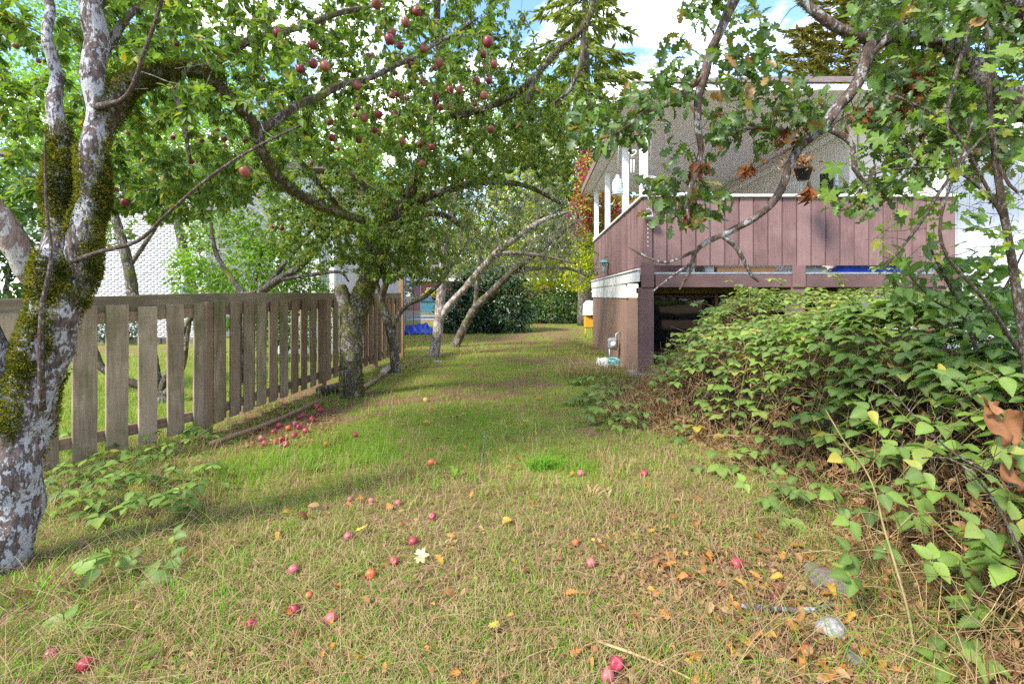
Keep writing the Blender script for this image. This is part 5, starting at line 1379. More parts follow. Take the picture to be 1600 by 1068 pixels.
# ---------------------------------------------------------------- brambles
def edgeX(Y):
    return np.interp(Y, [1.5, 2.0, 2.8, 3.4, 4.4, 5.2, 6.5, 8.0, 8.7], [1.50, 1.60, 1.80, 1.80, 1.60, 0.90, 0.95, 1.80, 2.3])
def moundZ(X, Y):
    e = edgeX(Y)
    top = np.interp(Y, [1.5, 2.5, 4.0, 5.5, 7.2, 8.3], [0.72, 0.80, 0.85, 0.80, 1.30, 1.30])
    wd = np.interp(Y, [1.5, 4.0, 5.5, 7.0, 8.5], [0.7, 0.8, 1.4, 1.9, 1.9])
    top = top + 0.28 * sstep(1.9, 3.4, X) * (1 - sstep(4.6, 6.0, Y))
    return top * sstep(0, 1, (X - e) / wd) * (0.78 + 0.44 * fbm(X * 1.3 + 3, Y * 1.3 + 6, 3))
br = thing("bramble_thicket", "sprawling bramble thicket with green leaves over dead brown canes below the deck", "bramble", (2.6, 5.0, 0))
canes = MB(); LP = []; LD = []; LN = []; LS = []; LT = []
def cane(p0, az, L, r=0.0035, hug=True, dz=0.12, step=0.09, leaves=True, nl=None, sink=0.0, lsz=1.0):
    k = max(6, int(L / .12)); q = np.linspace(0, 1, k)
    wig = np.cumsum(R.normal(0, .09, k)) * .5
    X = p0[0] + np.cumsum(np.cos(az + wig)) * L / k; Y = p0[1] + np.cumsum(np.sin(az + wig)) * L / k
    Z = moundZ(X, Y) + gh(X, Y) + dz * np.sin(np.pi * np.minimum(q * 1.15, 1)) + 0.03 - sink
    Z = np.maximum(Z, gh(X, Y) + .02)
    Zs = Z.copy()
    for _ in range(3): Zs[1:-1] = (Zs[:-2] + Zs[1:-1] * 2 + Zs[2:]) / 4
    p = np.stack([X, Y, Zs], -1)
    V, Q, T = tube_geo(p, np.linspace(r, r * .4, k), 5, cap=False); canes.add(V, Q, T, a=R.random())
    if not leaves: return p
    d = np.diff(p, axis=0); seg = np.linalg.norm(d, axis=1); s = np.concatenate([[0], np.cumsum(seg)])
    pos_ = np.arange(.05, s[-1], step)
    for n_, sp in enumerate(pos_):
        c = np.array([np.interp(sp, s, p[:, j]) for j in range(3)]); j = min(np.searchsorted(s, sp), len(d)) - 1
        tn = unit(d[max(j, 0)]); sd = unit(np.cross(tn, [0, 0, 1.])) * (1 if n_ % 2 else -1)
        bramble_leaf(c, unit(tn * .35 + sd * .8 + np.array([0, 0, .35]) + R.normal(0, .18, 3)), R.uniform(.07, .115) * lsz)
    return p
def bramble_leaf(c, ax, size, nl=None, up=(0, 0, 1.)):
    """one compound leaf: petiole, three or five leaflets"""
    nl = nl or (3 if R.random() < .75 else 5)
    pet = size * .75
    V, Q, T = tube_geo(np.array([c, c + ax * pet * .5, c + ax * pet]), [.0016, .0013, .001], 4, cap=False); canes.add(V, Q, T, a=R.random())
    e = c + ax * pet
    h = unit(ax * [1, 1, .25] + [0, 0, -.12]); sd = unit(np.cross(h, up)); n0 = unit(np.cross(sd, h) + R.normal(0, .16, 3))
    tone = R.random()
    for a in ([0, 75, -75] if nl == 3 else [0, 62, -62, 125, -125]):
        t = math.radians(a + R.normal(0, 6))
        dd = unit(h * math.cos(t) + sd * math.sin(t) + np.array([0, 0, R.normal(-.08, .12)]))
        LP.append(e + dd * .006 + (0 if a else 1) * h * size * .12); LD.append(dd); LN.append(n0 + R.normal(0, .1, 3)); LS.append(size * (1 if a == 0 else .86) * R.uniform(.9, 1.1)); LT.append(tone)
n = 0
while n < 520:
    Y = R.uniform(1.6, 8.2) if R.random() < .75 else R.uniform(1.6, 4.5); X = edgeX(Y) + R.uniform(0.15, 1) ** .8 * np.interp(Y, [1.5, 8], [2.4, 5.2])
    if (X - CX * 0) / Y > 1.35: continue
    if moundZ(X, Y) < (.38 if Y < 4.3 else .25): continue
    if Y > 8.0 and X > 1.7: continue
    az = math.pi * R.uniform(.72, 1.6)
    L = R.uniform(.4, 1.1) * (1 if Y > 4.3 else .75)
    cane((X, Y), az, L, dz=R.uniform(.03, .16), step=R.uniform(.085, .13), lsz=(1.12 if Y < 4 else 1.0 if Y < 5.5 else .85)); n += 1
# canes that trail onto the turf
for (X, Y, az, L) in [(1.3, 5.4, 3.3, .7), (1.25, 5.9, 3.0, .7), (1.4, 6.4, 3.2, .8), (1.3, 5.0, 3.6, .6), (1.9, 4.5, 3.9, .6), (2.0, 3.9, 3.5, .6), (1.9, 3.3, 3.6, .5), (1.5, 6.9, 2.9, .8), (1.5, 7.4, 2.8, .8)]:
    for _ in range(2): cane((X + R.normal(0, .12), Y + R.normal(0, .15)), az + R.normal(0, .3), L, dz=.12, step=.09)
# upright sprays in front of the recess under the deck
for (x0, y0, x1, y1, D) in [(1200, 540, 1085, 470, 6.9), (1220, 520, 1140, 440, 7.0), (1180, 560, 1050, 520, 6.6), (1260, 480, 1205, 436, 7.2), (1330, 470, 1290, 425, 7.3), (1100, 600, 1030, 560, 6.4), (1400, 460, 1370, 420, 7.0), (1130, 570, 1020, 590, 6.2)]:
    a, b = P(x0, y0, D), P(x1, y1, D - .2)
    q = np.linspace(0, 1, 10)[:, None]; p = a + (b - a) * q + np.array([0, 0, .12]) * np.sin(np.pi * q)
    V, Q, T = tube_geo(p, np.linspace(.005, .002, 10), 5, cap=False); canes.add(V, Q, T, a=.4)
    for k in range(2, 10):
        bramble_leaf(p[k], unit(np.array([R.normal(0, .6) - .3, -.5, R.normal(.1, .3)])), R.uniform(.07, .1))
canes.build("canes", M['cane'], br, kind="stuff")
LPa, LDa, LNa, LSa, LTa = map(np.array, (LP, LD, LN, LS, LT))
far_m = (LPa[:, 1] > 5.6) & (R.random(len(LPa)) < .8) & (LPa[:, 2] > .7)  # high leaflets at the back: sunlight put into their paler colour
foliage(br, [T_bram, T_bram2], M['bramble_leaf'], LPa[~far_m], LDa[~far_m], LNa[~far_m], LSa[~far_m], 300, LTa[~far_m], "foliage", fine=[T_bramA, T_bramB, T_bramC])
foliage(br, [T_bram, T_bram2], M['bramble_pale'], LPa[far_m], LDa[far_m], LNa[far_m], LSa[far_m], 0, LTa[far_m], "sun_painted_foliage")
# dead canes and shrivelled leaves inside the mound
mb = MB(); n = 8500
Y = 1.5 + 6.3 * R.random(n) ** 1.3; X = edgeX(Y) - .05 + R.random(n) ** 1.5 * 2.4
Z0 = moundZ(X, Y); Zt = Z0 * R.random(n) ** .8
for k in range(n):
    L = R.uniform(.12, .42); dv = unit(np.array([R.normal(-.25, .5), R.normal(-.25, .5), R.normal(-.2, .8)])) * L
    a = np.array([X[k], Y[k], Zt[k] + gh(X[k], Y[k])]); b = a + dv; b[2] = max(b[2], gh(b[0], b[1]) + .01)
    md = (a + b) / 2 + R.normal(0, .03, 3)
    V, Q, T = tube_geo(np.array([a, md, b]), [.0026, .002, .001], 3, cap=False); mb.add(V, Q, T, a=R.random())
mb.build("dead_canes", M['straw'], br, kind="stuff")
n = 9500
Y = 1.5 + 6 * R.random(n) ** 1.2; X = edgeX(Y) + R.random(n) ** 1.6 * 2.2 - .06
pos = np.stack([X, Y, moundZ(X, Y) * R.random(n) ** 1.1 * .88 + gh(X, Y) + .01], -1)
d = R.normal(0, .6, (n, 3)); d[:, 2] -= .5
foliage(br, [T_curl, T_curl, T_apple2], M['dead_leaf'], pos, d, R.normal(0, 1, (n, 3)), .05 * (.5 + .9 * R.random(n)), 0, None, "withered_leaves")
# dark inner sheet: the shade inside the thicket put into its colour
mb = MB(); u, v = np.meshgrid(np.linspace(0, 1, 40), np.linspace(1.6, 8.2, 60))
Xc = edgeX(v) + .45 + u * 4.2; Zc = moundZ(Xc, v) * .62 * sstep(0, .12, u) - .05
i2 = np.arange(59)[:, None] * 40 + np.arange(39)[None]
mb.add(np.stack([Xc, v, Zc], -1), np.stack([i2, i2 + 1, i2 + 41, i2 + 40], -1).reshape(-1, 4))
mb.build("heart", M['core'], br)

# single foreground bramble canes
def lone_cane(label, path, leaves, mat='bramble_leaf', cat="bramble", group=None, r=(.006, .003), caneM='cane'):
    """path: (x, y, D) ; leaves: (x, y, D, dx, dy, size, n) the leaf's foot, heading in the picture and leaflet length"""
    global canes, LP, LD, LN, LS, LT
    p = np.array([P(*q) for q in path])
    t = thing("bramble_cane", label, cat, tuple(p[0]), group)
    canes = MB(); LP, LD, LN, LS, LT = [], [], [], [], []
    pp, rr = resample(p, np.linspace(r[0], r[1], len(p)), .03)
    V, Q, T = tube_geo(pp, rr, 7, .05); st = MB(); st.add(V, Q, T, a=.5); st.build("stem", M[caneM], t)
    for (x, y, D, dx, dy, sz, nl) in leaves:
        c = P(x, y, D); j = np.argmin(((pp - c) ** 2).sum(1))
        ax = unit(np.array([dx, -.25 + R.normal(0, .15), -dy + .001]))
        L = np.linalg.norm(c - pp[j])
        if L > .01:
            V, Q, T = tube_geo(np.array([pp[j], (pp[j] + c) / 2 + [0, 0, .01], c]), [.002, .0016, .0014], 4, cap=False); canes.add(V, Q, T, a=R.random())
        bramble_leaf(c, ax, sz, nl, up=unit(np.array([R.normal(0, .2), -.75, .75])))
    canes.build("leaf_stalks", M[caneM], t, kind="stuff")
    foliage(t, [T_bram, T_bram2], M[mat], np.array(LP), np.array(LD), np.array(LN), np.array(LS), 400, np.array(LT), "foliage", fine=[T_bramA, T_bramB, T_bramC])
lone_cane("long yellow green bramble cane trailing down to the bottom edge with dark round leaflets", [(1436, 1060, 1.75), (1420, 960, 1.85), (1398, 880, 1.95), (1380, 820, 2.05), (1368, 770, 2.15), (1350, 730, 2.25), (1320, 690, 2.4), (1290, 640, 2.6)],
          [(1310, 765, 2.15, -1, -.3, .085, 5), (1350, 770, 2.12, .6, -.2, .085, 3), (1345, 800, 2.1, -.8, .4, .08, 3), (1362, 830, 2.05, .3, .6, .08, 3), (1340, 860, 2.0, -.9, -.1, .075, 3), (1365, 735, 2.2, -.2, -.9, .085, 3),
           (1345, 915, 1.95, -.5, -.5, .085, 5), (1440, 892, 1.95, .5, -.6, .085, 5), (1480, 900, 1.9, 1, .1, .085, 3), (1330, 705, 2.35, -.9, .2, .085, 3), (1405, 770, 2.15, 1, .2, .08, 3), (1430, 985, 1.8, .4, .7, .085, 3)])
lone_cane("bramble shoot with five low leaflets at the very bottom right corner", [(1500, 1085, 1.7), (1482, 1040, 1.75), (1478, 1015, 1.8)], [(1475, 1030, 1.76, -.5, -.2, .085, 3), (1488, 1030, 1.76, .8, -.3, .085, 5), (1450, 1058, 1.72, -.9, .1, .08, 3), (1520, 1060, 1.7, .8, .2, .08, 3)])
lone_cane("red brown bramble cane with bright yellow green serrated leaves near the right edge", [(1600, 880, 1.7), (1575, 820, 1.75), (1545, 770, 1.8), (1515, 735, 1.85), (1480, 715, 1.9), (1440, 715, 1.95)],
          [(1460, 730, 1.9, -.9, .1, .08, 3), (1490, 738, 1.88, .4, .2, .075, 3), (1530, 755, 1.8, -.2, -.6, .08, 3), (1560, 790, 1.78, .4, .5, .09, 3), (1550, 825, 1.75, -.7, -.2, .085, 3), (1580, 760, 1.75, .7, -.3, .08, 3), (1545, 720, 1.82, .5, -.7, .075, 3)], 'bramble_pale', caneM='twig_brown')
lone_cane("arching bramble cane crossing the mound with pale leaves and one yellow leaf", [(1620, 775, 1.9), (1560, 745, 2.0), (1480, 700, 2.15), (1420, 640, 2.3), (1380, 600, 2.45), (1330, 590, 2.6)],
          [(1450, 600, 2.2, .3, -.3, .09, 1 + 2), (1540, 600, 2.0, .2, -.2, .09, 3), (1500, 590, 2.05, -.5, 0, .09, 3), (1470, 650, 2.15, -.6, .3, .085, 3), (1420, 690, 2.2, -.8, .2, .085, 3), (1580, 640, 1.95, .6, 0, .085, 3), (1560, 690, 1.95, .4, .2, .085, 3), (1380, 640, 2.4, -.8, 0, .085, 3)], caneM='twig_brown')
for lab, x, y, lst in [("dark green bramble seedling with five leaflets in the grass right of the lichen trunk", 190, 930, [(185, 895, 2.28, -.7, -.4, .11, 3), (200, 898, 2.25, .4, .1, .105, 3), (180, 885, 2.3, 0, -1, .1, 3)]),
                        ("small bright green bramble seedling at the lower left", 128, 985, [(128, 972, 1.98, -.5, -.2, .07, 3), (135, 968, 1.98, .6, -.4, .065, 3)]),
                        ("dark bramble sprig with notched leaflets beside the five leaflet seedling", 245, 890, [(235, 875, 2.4, -.4, -.2, .085, 3), (255, 866, 2.42, .7, 0, .085, 3), (262, 840, 2.6, .5, -.3, .075, 3)]),
                        ("tall thin bramble shoot with round leaflets at the edge of the dry turf", 1183, 800, [(1175, 752, 2.6, -1, 0, .06, 3), (1190, 765, 2.58, .3, .6, .065, 3), (1195, 740, 2.62, .8, -.5, .06, 3)])]:
    g = GP(x, y)
    top = lst[-1]
    lone_cane(lab, [(x, y + 4, g[1]), ((x + top[0]) / 2 + 3, (y + top[1]) / 2, g[1]), (top[0], top[1], top[2])], lst, r=(.003, .0015))
# bramble runners in the grass along the fence
rn = thing("bramble_runner", "low dark bramble runners creeping in the grass along the near pickets", "bramble", tuple(GP(220, 770)))
canes = MB(); LP, LD, LN, LS, LT = [], [], [], [], []
for k in range(120):
    x = R.uniform(85, 330); y = 700 + R.random() * 130 - (x - 85) * .12
    c = GP(x, y); c[2] = gh(c[0], c[1]) + R.uniform(.03, .15)
    V, Q, T = tube_geo(np.array([[c[0] + .03, c[1], 0], c]), [.002, .0015], 4, cap=False); canes.add(V, Q, T)
    bramble_leaf(c, unit(np.array([R.normal(), R.normal() - .4, .25])), R.uniform(.06, .10))
canes.build("canes", M['cane'], rn, kind="stuff")
foliage(rn, [T_bram, T_bram2], M['bramble_leaf'], np.array(LP), np.array(LD), np.array(LN), np.array(LS), 200, np.array(LT) * .6, "foliage", fine=[T_bramA, T_bramB, T_bramC])
# big curled dead leaf at the right
dl = thing("dead_leaf", "large curled tan and orange dead leaf hanging at the right edge", "leaf", tuple(P(1572, 690, 1.8)))
mb = MB()
for (x, y, D, L, W, az, a) in [(1562, 628, 1.8, .20, .075, .4, .6), (1590, 640, 1.84, .17, .06, -.5, .6), (1588, 720, 1.8, .13, .055, .2, .5), (1548, 622, 1.79, .08, .05, 1.2, .8)]:
    L *= .8; W *= .62; n1, n2 = 16, 9
    u, v = np.meshgrid(np.linspace(-1, 1, n2), np.linspace(0, 1, n1))
    w_ = W * np.sin(np.pi * np.clip(v * .9 + .08, 0, 1)) ** .6
    th = u * (1.5 + .5 * v) + .8 * (fbm(v * 4 + x, u * 2 + y, 2) - .5)
    cr = W * .25 * (fbm(u * 3 + x, v * 7 + y, 3) - .5)
    lx = w_ * np.sin(th) * .8 + cr; ly = -w_ * np.cos(th) * .6 + cr + .03 * np.sin(v * 5 + az); lz = -v * L + .02 * np.abs(u) * np.sin(v * 9)
    p_ = P(x, y, D); X_ = p_[0] + lx * math.cos(az) - ly * math.sin(az); Y_ = p_[1] + lx * math.sin(az) + ly * math.cos(az)
    i2 = np.arange(n1 - 1)[:, None] * n2 + np.arange(n2 - 1)[None]
    mb.add(np.stack([X_ - v * .02, Y_, p_[2] + lz], -1), np.stack([i2, i2 + 1, i2 + n2 + 1, i2 + n2], -1).reshape(-1, 4), a=np.clip(a + .25 * (fbm(u * 2, v * 5 + x, 2).ravel() - .5), 0, .99), b=0)
mb.build("blade", M['dead_leaf'], dl)

# ---------------------------------------------------------------- apples
def apple_mesh(name, mat, el=1.0):
    pr = [(0.0, .40), (.10, .42), (.22, .475), (.36, .46), (.47, .32), (.5, .12), (.48, -.10), (.40, -.30), (.28, -.43), (.14, -.475), (.06, -.455), (0, -.44)]
    V, Q = lathe([(r, z * el) for r, z in pr], 16)
    a = np.arctan2(V[:, 1], V[:, 0]); k = 1 + .03 * np.cos(5 * a) * (V[:, 2] < 0) + .02 * np.cos(2 * a + 1)
    V = V * np.stack([k, k, np.ones_like(k)], -1)
    mb = MB(); mb.add(V, Q); me = mb.mesh(name); me.materials.append(M[mat]); return me
def stem_mesh():
    V, Q, T = tube_geo([(0, 0, .38), (.02, 0, .5), (.07, .01, .68)], [.03, .024, .03], 6); mb = MB(); mb.add(V, Q, T); me = mb.mesh("stem"); me.materials.append(M['twig_brown']); return me
ME_A = {k: apple_mesh("apple", k, e) for k, e in (('apple_red', 1.0), ('apple_dull', 1.08), ('apple_ground', .95), ('apple_pink', .92), ('apple_orange', .95), ('apple_yellow', 1.0), ('apple_rot', .75))}
ME_STEM = stem_mesh()
# where on the tree they hang, for the labels
SPOTS = [(60, 110, "in front of the lichen trunk top"), (195, 300, "just right of the lichen trunk"), (300, 45, "high above the mossy arched limb"), (320, 222, "below the mossy arched limb"), (383, 269, "alone under the thin rising shoot"),
         (445, 50, "at the upper gap of blue sky"), (488, 95, "in the bunch left of the crown's middle"), (410, 165, "where the arched limb forks"), (560, 110, "in the crown's middle"), (620, 55, "at the top of the crown's middle"),
         (675, 115, "right of the crown's middle"), (700, 155, "above the dark upright limb"), (757, 80, "near the blue sky at the crown's right"), (755, 140, "low at the crown's right side"), (620, 150, "just under the crown's middle"),
         (580, 185, "in the dark red bunch under the crown's middle"), (520, 210, "under the bent limb's outer twig"), (650, 235, "lowest on the crown's right half"), (470, 245, "low beside the bent limb"), (420, 345, "in the twigs over the fence")]
grp = {}
for i, (x, y, D, s) in enumerate(HA):
    k = min(range(len(SPOTS)), key=lambda j: (SPOTS[j][0] - x) ** 2 + (SPOTS[j][1] - y) ** 2)
    grp.setdefault(k, []).append(i)
ORD = ["", "second", "third", "fourth", "fifth", "sixth", "seventh", "eighth", "ninth", "tenth"]
lab = {}
for k, ids in grp.items():
    ids = sorted(ids, key=lambda i: HA[i][1])
    for n_, i in enumerate(ids):
        x, y, D, s = HA[i]
        col = "dull russet" if (i * 7) % 3 == 0 or (x, y) in ((558, 134), (383, 269)) else "dark red"
        if len(ids) == 1: w = ""
        elif n_ == 0: w = ", uppermost"
        elif n_ == len(ids) - 1: w = ", lowest"
        else: w = ", %s down" % ORD[n_]
        lab[i] = (col, "%s apple hanging %s%s" % (col, SPOTS[k][2], w))
for i, (x, y, D, s) in enumerate(HA):
    col, tx = lab[i]
    t = thing("apple", tx, "apple", tuple(P(x, y, D)), "apples hanging on the trees")
    dia = s * D / FP * .88 * offax(x)
    key = 'apple_dull' if col != "dark red" else 'apple_red'
    o = link("fruit", ME_A[key], None, t); o.scale = (dia,) * 3
    o.rotation_euler = (R.normal(0, .25), R.normal(0, .25), R.uniform(0, 6))
    st = link("stem", ME_STEM, None, t); st.scale = (dia * .8,) * 3; st.rotation_euler = (R.normal(0, .15), R.normal(0, .15), R.uniform(0, 6))

FALL = [(132, 1027, 32, 'apple_ground', "large pink red fallen apple at the lower left corner"), (78, 1015, 26, 'apple_pink', "faded sunken pink apple left of the large pink red one"), (27, 1064, 26, 'apple_pink', "pink apple cut by the bottom edge at the far left"),
 (393, 966, 20, 'apple_ground', "purplish pink apple left of the crimson one in dry grass"), (459, 945, 22, 'apple_ground', "shiny crimson apple in the dry grass left of centre"), (518, 957, 21, 'apple_pink', "dusty pink apple just right of the crimson one"),
 (458, 882, 19, 'apple_pink', "faded pink apple behind the crimson one"), (482, 924, 14, 'apple_orange', "small orange red windfall above the crimson apple"), (579, 891, 18, 'apple_orange', "rusty orange apple left of the cream maple leaf"), (616, 872, 15, 'apple_ground', "deep red egg shaped apple left of the cream maple leaf"),
 (646, 841, 15, 'apple_ground', "red apple just above the cream maple leaf"), (544, 833, 15, 'apple_pink', "pink apple beside the yellow fallen leaf"), (676, 805, 13, 'apple_ground', "bright magenta apple on brown turf above the cream leaf"), (622, 783, 12, 'apple_pink', "pale pink apple at the edge of the green grass"),
 (580, 780, 11, 'apple_pink', "small dull pink apple in green grass behind the yellow leaf"), (674, 722, 13, 'apple_orange', "lone orange apple in green grass at mid lawn"), (792, 812, 14, 'apple_yellow', "golden apple on the brown turf right of centre"), (907, 739, 13, 'apple_pink', "pink red apple right of the dark grass tuft"),
 (1006, 739, 13, 'apple_ground', "red apple on the sunny turf below the brambles"), (924, 876, 17, 'apple_pink', "pink red apple in the dry turf right of centre"), (900, 845, 11, 'apple_orange', "small brownish apple behind the pink red one at right"), (1152, 878, 21, 'apple_ground', "bright red apple alone near the foot of the brambles"),
 (963, 1032, 24, 'apple_ground', "magenta apple by the dry stick at the bottom"), (950, 1050, 24, 'apple_pink', "pale pink apple touching the magenta one at the bottom"), (1214, 918, 20, 'apple_rot', "dark red rotting apple among orange leaves at right"), (1212, 932, 15, 'apple_rot', "squashed dark apple under the rotting one at right"),
 (1260, 1015, 24, 'apple_orange', "orange red apple beside the pale stones"), (547, 777, 10, 'apple_pink', "small pink windfall in the bright grass left of centre"), (745, 793 - 170, 9, 'apple_yellow', "yellow apple on the far lawn right of the forked tree")]
FALL[-1] = (665, 623, 9, 'apple_yellow', "yellow apple on the far lawn right of the forked tree")
for x, y, s, key, tx in FALL:
    D = FP * EYE / (y + s * .42 - CY); dia = s * D / FP * .92 * offax(x)
    q = ((x - CX) / FP * D, D)
    z = float(gh(*q)) + dia * .34; APPLE_SPOTS.append((q[0], q[1], dia))
    t = thing("fallen_apple", tx, "apple", (q[0], q[1], z), "fallen apples on the lawn")
    o = link("fruit", ME_A[key], None, t); o.scale = (dia,) * 3
    rt = (R.uniform(.6, 2.4), R.normal(0, .5), R.uniform(0, 6)); o.rotation_euler = rt
    st = link("stem", ME_STEM, None, t); st.scale = (dia * .7,) * 3; st.rotation_euler = rt
PILE = [(495, 635), (501, 641), (472, 649), (461, 661), (467, 666), (427, 673), (459, 679), (431, 688), (440, 684), (408, 682), (403, 668), (418, 661), (510, 693), (555, 678), (450, 668), (478, 672), (436, 664), (447, 693), (487, 655), (414, 690), (468, 652)]
PILE.sort()
for n_, (x, y) in enumerate(PILE):
    s = 11.5
    D = FP * EYE / (y + 4 - CY); dia = s * D / FP * R.uniform(.72, .92); q = ((x - CX) / FP * D, D)
    APPLE_SPOTS.append((q[0], q[1], dia))
    iso = (x, y) in ((510, 693), (555, 678))
    tx = ("pink windfall alone in the grass right of the apple heap, nearer one" if x == 510 else "pink windfall alone in the grass right of the apple heap, farther one") if iso else "pink windfall in the heap by the fence foot, number %s from its left end" % (["one", "two", "three", "four", "five", "six", "seven", "eight", "nine", "ten", "eleven", "twelve", "thirteen", "fourteen", "fifteen", "sixteen", "seventeen", "eighteen", "nineteen", "twenty", "twenty one"][n_])
    t = thing("fallen_apple", tx, "apple", (q[0], q[1], float(gh(*q)) + dia * .40), "fallen apples heaped by the fence foot")
    o = link("fruit", ME_A[('apple_ground', 'apple_pink', 'apple_ground', 'apple_rot', 'apple_orange')[n_ % 5 if n_ % 2 else 0]], None, t); o.scale = (dia,) * 3
    o.rotation_euler = (R.uniform(0, 3), R.normal(0, .5), R.uniform(0, 6))

# ---------------------------------------------------------------- fallen leaves
def fallen(x, y, size, mat, tm, parent=None, label=None, group=None):
    g = GP(x, y); z = float(gh(g[0], g[1])) + R.uniform(.02, .04)
    q = MB(); az = R.uniform(0, 6.28); d = np.array([[math.cos(az), math.sin(az), R.normal(0, .12)]])
    nr = np.array([[R.normal(0, .3), R.normal(0, .3) - .25, 1.]])
    return d, nr, np.array([g[0], g[1], z])
def shared(tm, mat):
    q = MB(); q.scatter(tm, np.zeros((1, 3)), np.array([[1., 0, 0]]), np.array([[0, 1., 0]]), np.array([[0, 0, 1.]]), 1.0, 0.0); me = q.mesh("leaf"); me.materials.append(M[mat]); return me
FL = [shared(T_oak2, 'fallen'), shared(T_curl, 'fallen'), shared(T_oak, 'fallen'), shared(T_apple2, 'dead_leaf')]
ORIG[ground.name] = np.zeros(3)
FPOS = [(555, 787, 14), (600, 890, 16), (680, 872, 18), (694, 935, 18), (840, 912, 14), (850, 898, 14), (820, 935, 16), (905, 935, 18), (992, 902, 13), (945, 866, 13), (1100, 840, 15), (1125, 960, 18), (1090, 985, 16), (1175, 845, 18), (1100, 880, 15), (867, 794, 12), (985, 965, 16), (990, 985, 15), (910, 1022, 18), (925, 1015, 18), (1025, 1035, 22), (1095, 1050, 24), (1150, 990, 20), (1190, 870, 13), (1135, 870, 16), (450, 1035, 20), (462, 1000, 14), (575, 1062, 14), (520, 925, 13), (663, 1015, 14), (715, 1060, 14), (770, 780, 13), (1088, 826, 14), (1060, 975, 12), (1180, 700 + 110, 12), (1250, 960, 20), (1285, 990, 20), (1300, 935, 16), (1340, 880, 20), (1330, 970, 18), (1230, 1040, 22), (1290, 1050, 22), (1190, 1030, 20), (1150, 1060, 20), (1340, 1040, 18), (1380, 1060, 18), (1260, 935, 14)]
for x, y, s in FPOS: pass
for k in range(190):
    if R.random() < .68: FPOS.append((R.uniform(1000, 1420), R.uniform(860, 1075), R.uniform(11, 22)))
    else: FPOS.append((R.uniform(420, 1150), R.uniform(760, 1070), R.uniform(9, 16)))
for k in range(60): FPOS.append((R.uniform(640, 960), R.uniform(600, 780), R.uniform(6, 10)))
for x, y, s in FPOS:
    d, nr, p = fallen(x, y, s, None, None)
    X_, Y_, Z_ = frames(d, nr)
    leaf_object("leaf", FL[R.integers(0, 4) if R.random() < .8 else 1], p, X_[0], Y_[0], Z_[0], s * p[1] / FP * 1.1, ground)
for x, y, s, mat, tm, tx in [(648, 880, 24, 'fallen_cream', T_maple2, "cream coloured fallen maple leaf on the brown turf"), (564, 836, 20, 'fallen_yellow', T_maple, "bright yellow fallen leaf beside a pink apple"), (762, 985, 20, 'fallen_yellow', T_oak, "golden yellow fallen oak leaf at the lower middle"), (928, 857, 13, 'fallen_yellow', T_apple2, "upright yellow leaf above the pink red apple at right"), (1242, 983, 26, 'fallen', T_maple2, "amber fallen leaf left of the round pale stone")]:
    d, nr, p = fallen(x, y, s, mat, tm); nr[0, 1] -= .5; X_, Y_, Z_ = frames(d, nr)
    q = MB(); q.scatter(tm, p[None] + [[0, 0, .012]], X_, Y_, Z_, s * p[1] / FP, .6)
    tag(q.build("fallen_leaf", M[mat]), tx, "leaf", "bright fallen leaves")
# litter of crumbled leaves and bits of twig
n = 13000
x = np.concatenate([R.uniform(950, 1450, n // 2), R.uniform(380, 530, n // 8), R.uniform(200, 1400, n - n // 2 - n // 8)]); y = np.concatenate([R.uniform(800, 1110, n // 2), R.uniform(630, 700, n // 8), R.uniform(600, 1110, n - n // 2 - n // 8)])
Y = FP * EYE / (y - CY); X = (x - CX) / FP * Y
pos = np.stack([X, Y, gh(X, Y) + .004 + .012 * R.random(n)], -1)
d = R.normal(0, 1, (n, 3)); d[:, 2] *= .2; nr = R.normal(0, .5, (n, 3)); nr[:, 2] += 1
mb = MB(); X_, Y_, Z_ = frames(d, nr); mb.scatter(T_simple, pos, X_, Y_, Z_, .032 * (.4 + R.random(n)), R.random(n))
tag(mb.build("leaf_litter", M['dead_leaf']), "crumbled brown leaf litter lying on the turf", None, None, "stuff")

# clover and other small round leaves low in the grass
n = 16000
y = R.uniform(560, 1110, n); x = R.uniform(-100, 1350, n)
Y = FP * EYE / (y - CY); X = (x - CX) / FP * Y
k = (R.random(n) < np.clip(1.6 * (green(X, Y) - .30), .03, 1)) & (vnoise(X * 2.3 + 3, Y * 2.3 + 9) > .42)
X, Y = X[k], Y[k]; n = len(X)
mb = MB()
for j in range(3):
    az = R.random(n) * .4 + j * 2.094 + X * 40
    d = np.stack([np.cos(az), np.sin(az), .1 + 0 * az], -1); nr = R.normal(0, .25, (n, 3)); nr[:, 2] += 1
    X_, Y_, Z_ = frames(d, nr)
    mb.scatter(T_simple, np.stack([X, Y, gh(X, Y) + .012 + .025 * ((X * 71 + Y * 37) % 1)], -1), X_ * 1.5, Y_, Z_, .008 + .010 * ((X * 53 + Y * 91) % 1) + .0012 * Y, np.clip(.15 + .7 * ((X * 31 + Y * 17) % 1), 0, 1))
tag(mb.build("clover", M['bright_shrub']), "small round clover leaves low in the green patches of the lawn", None, None, "stuff")

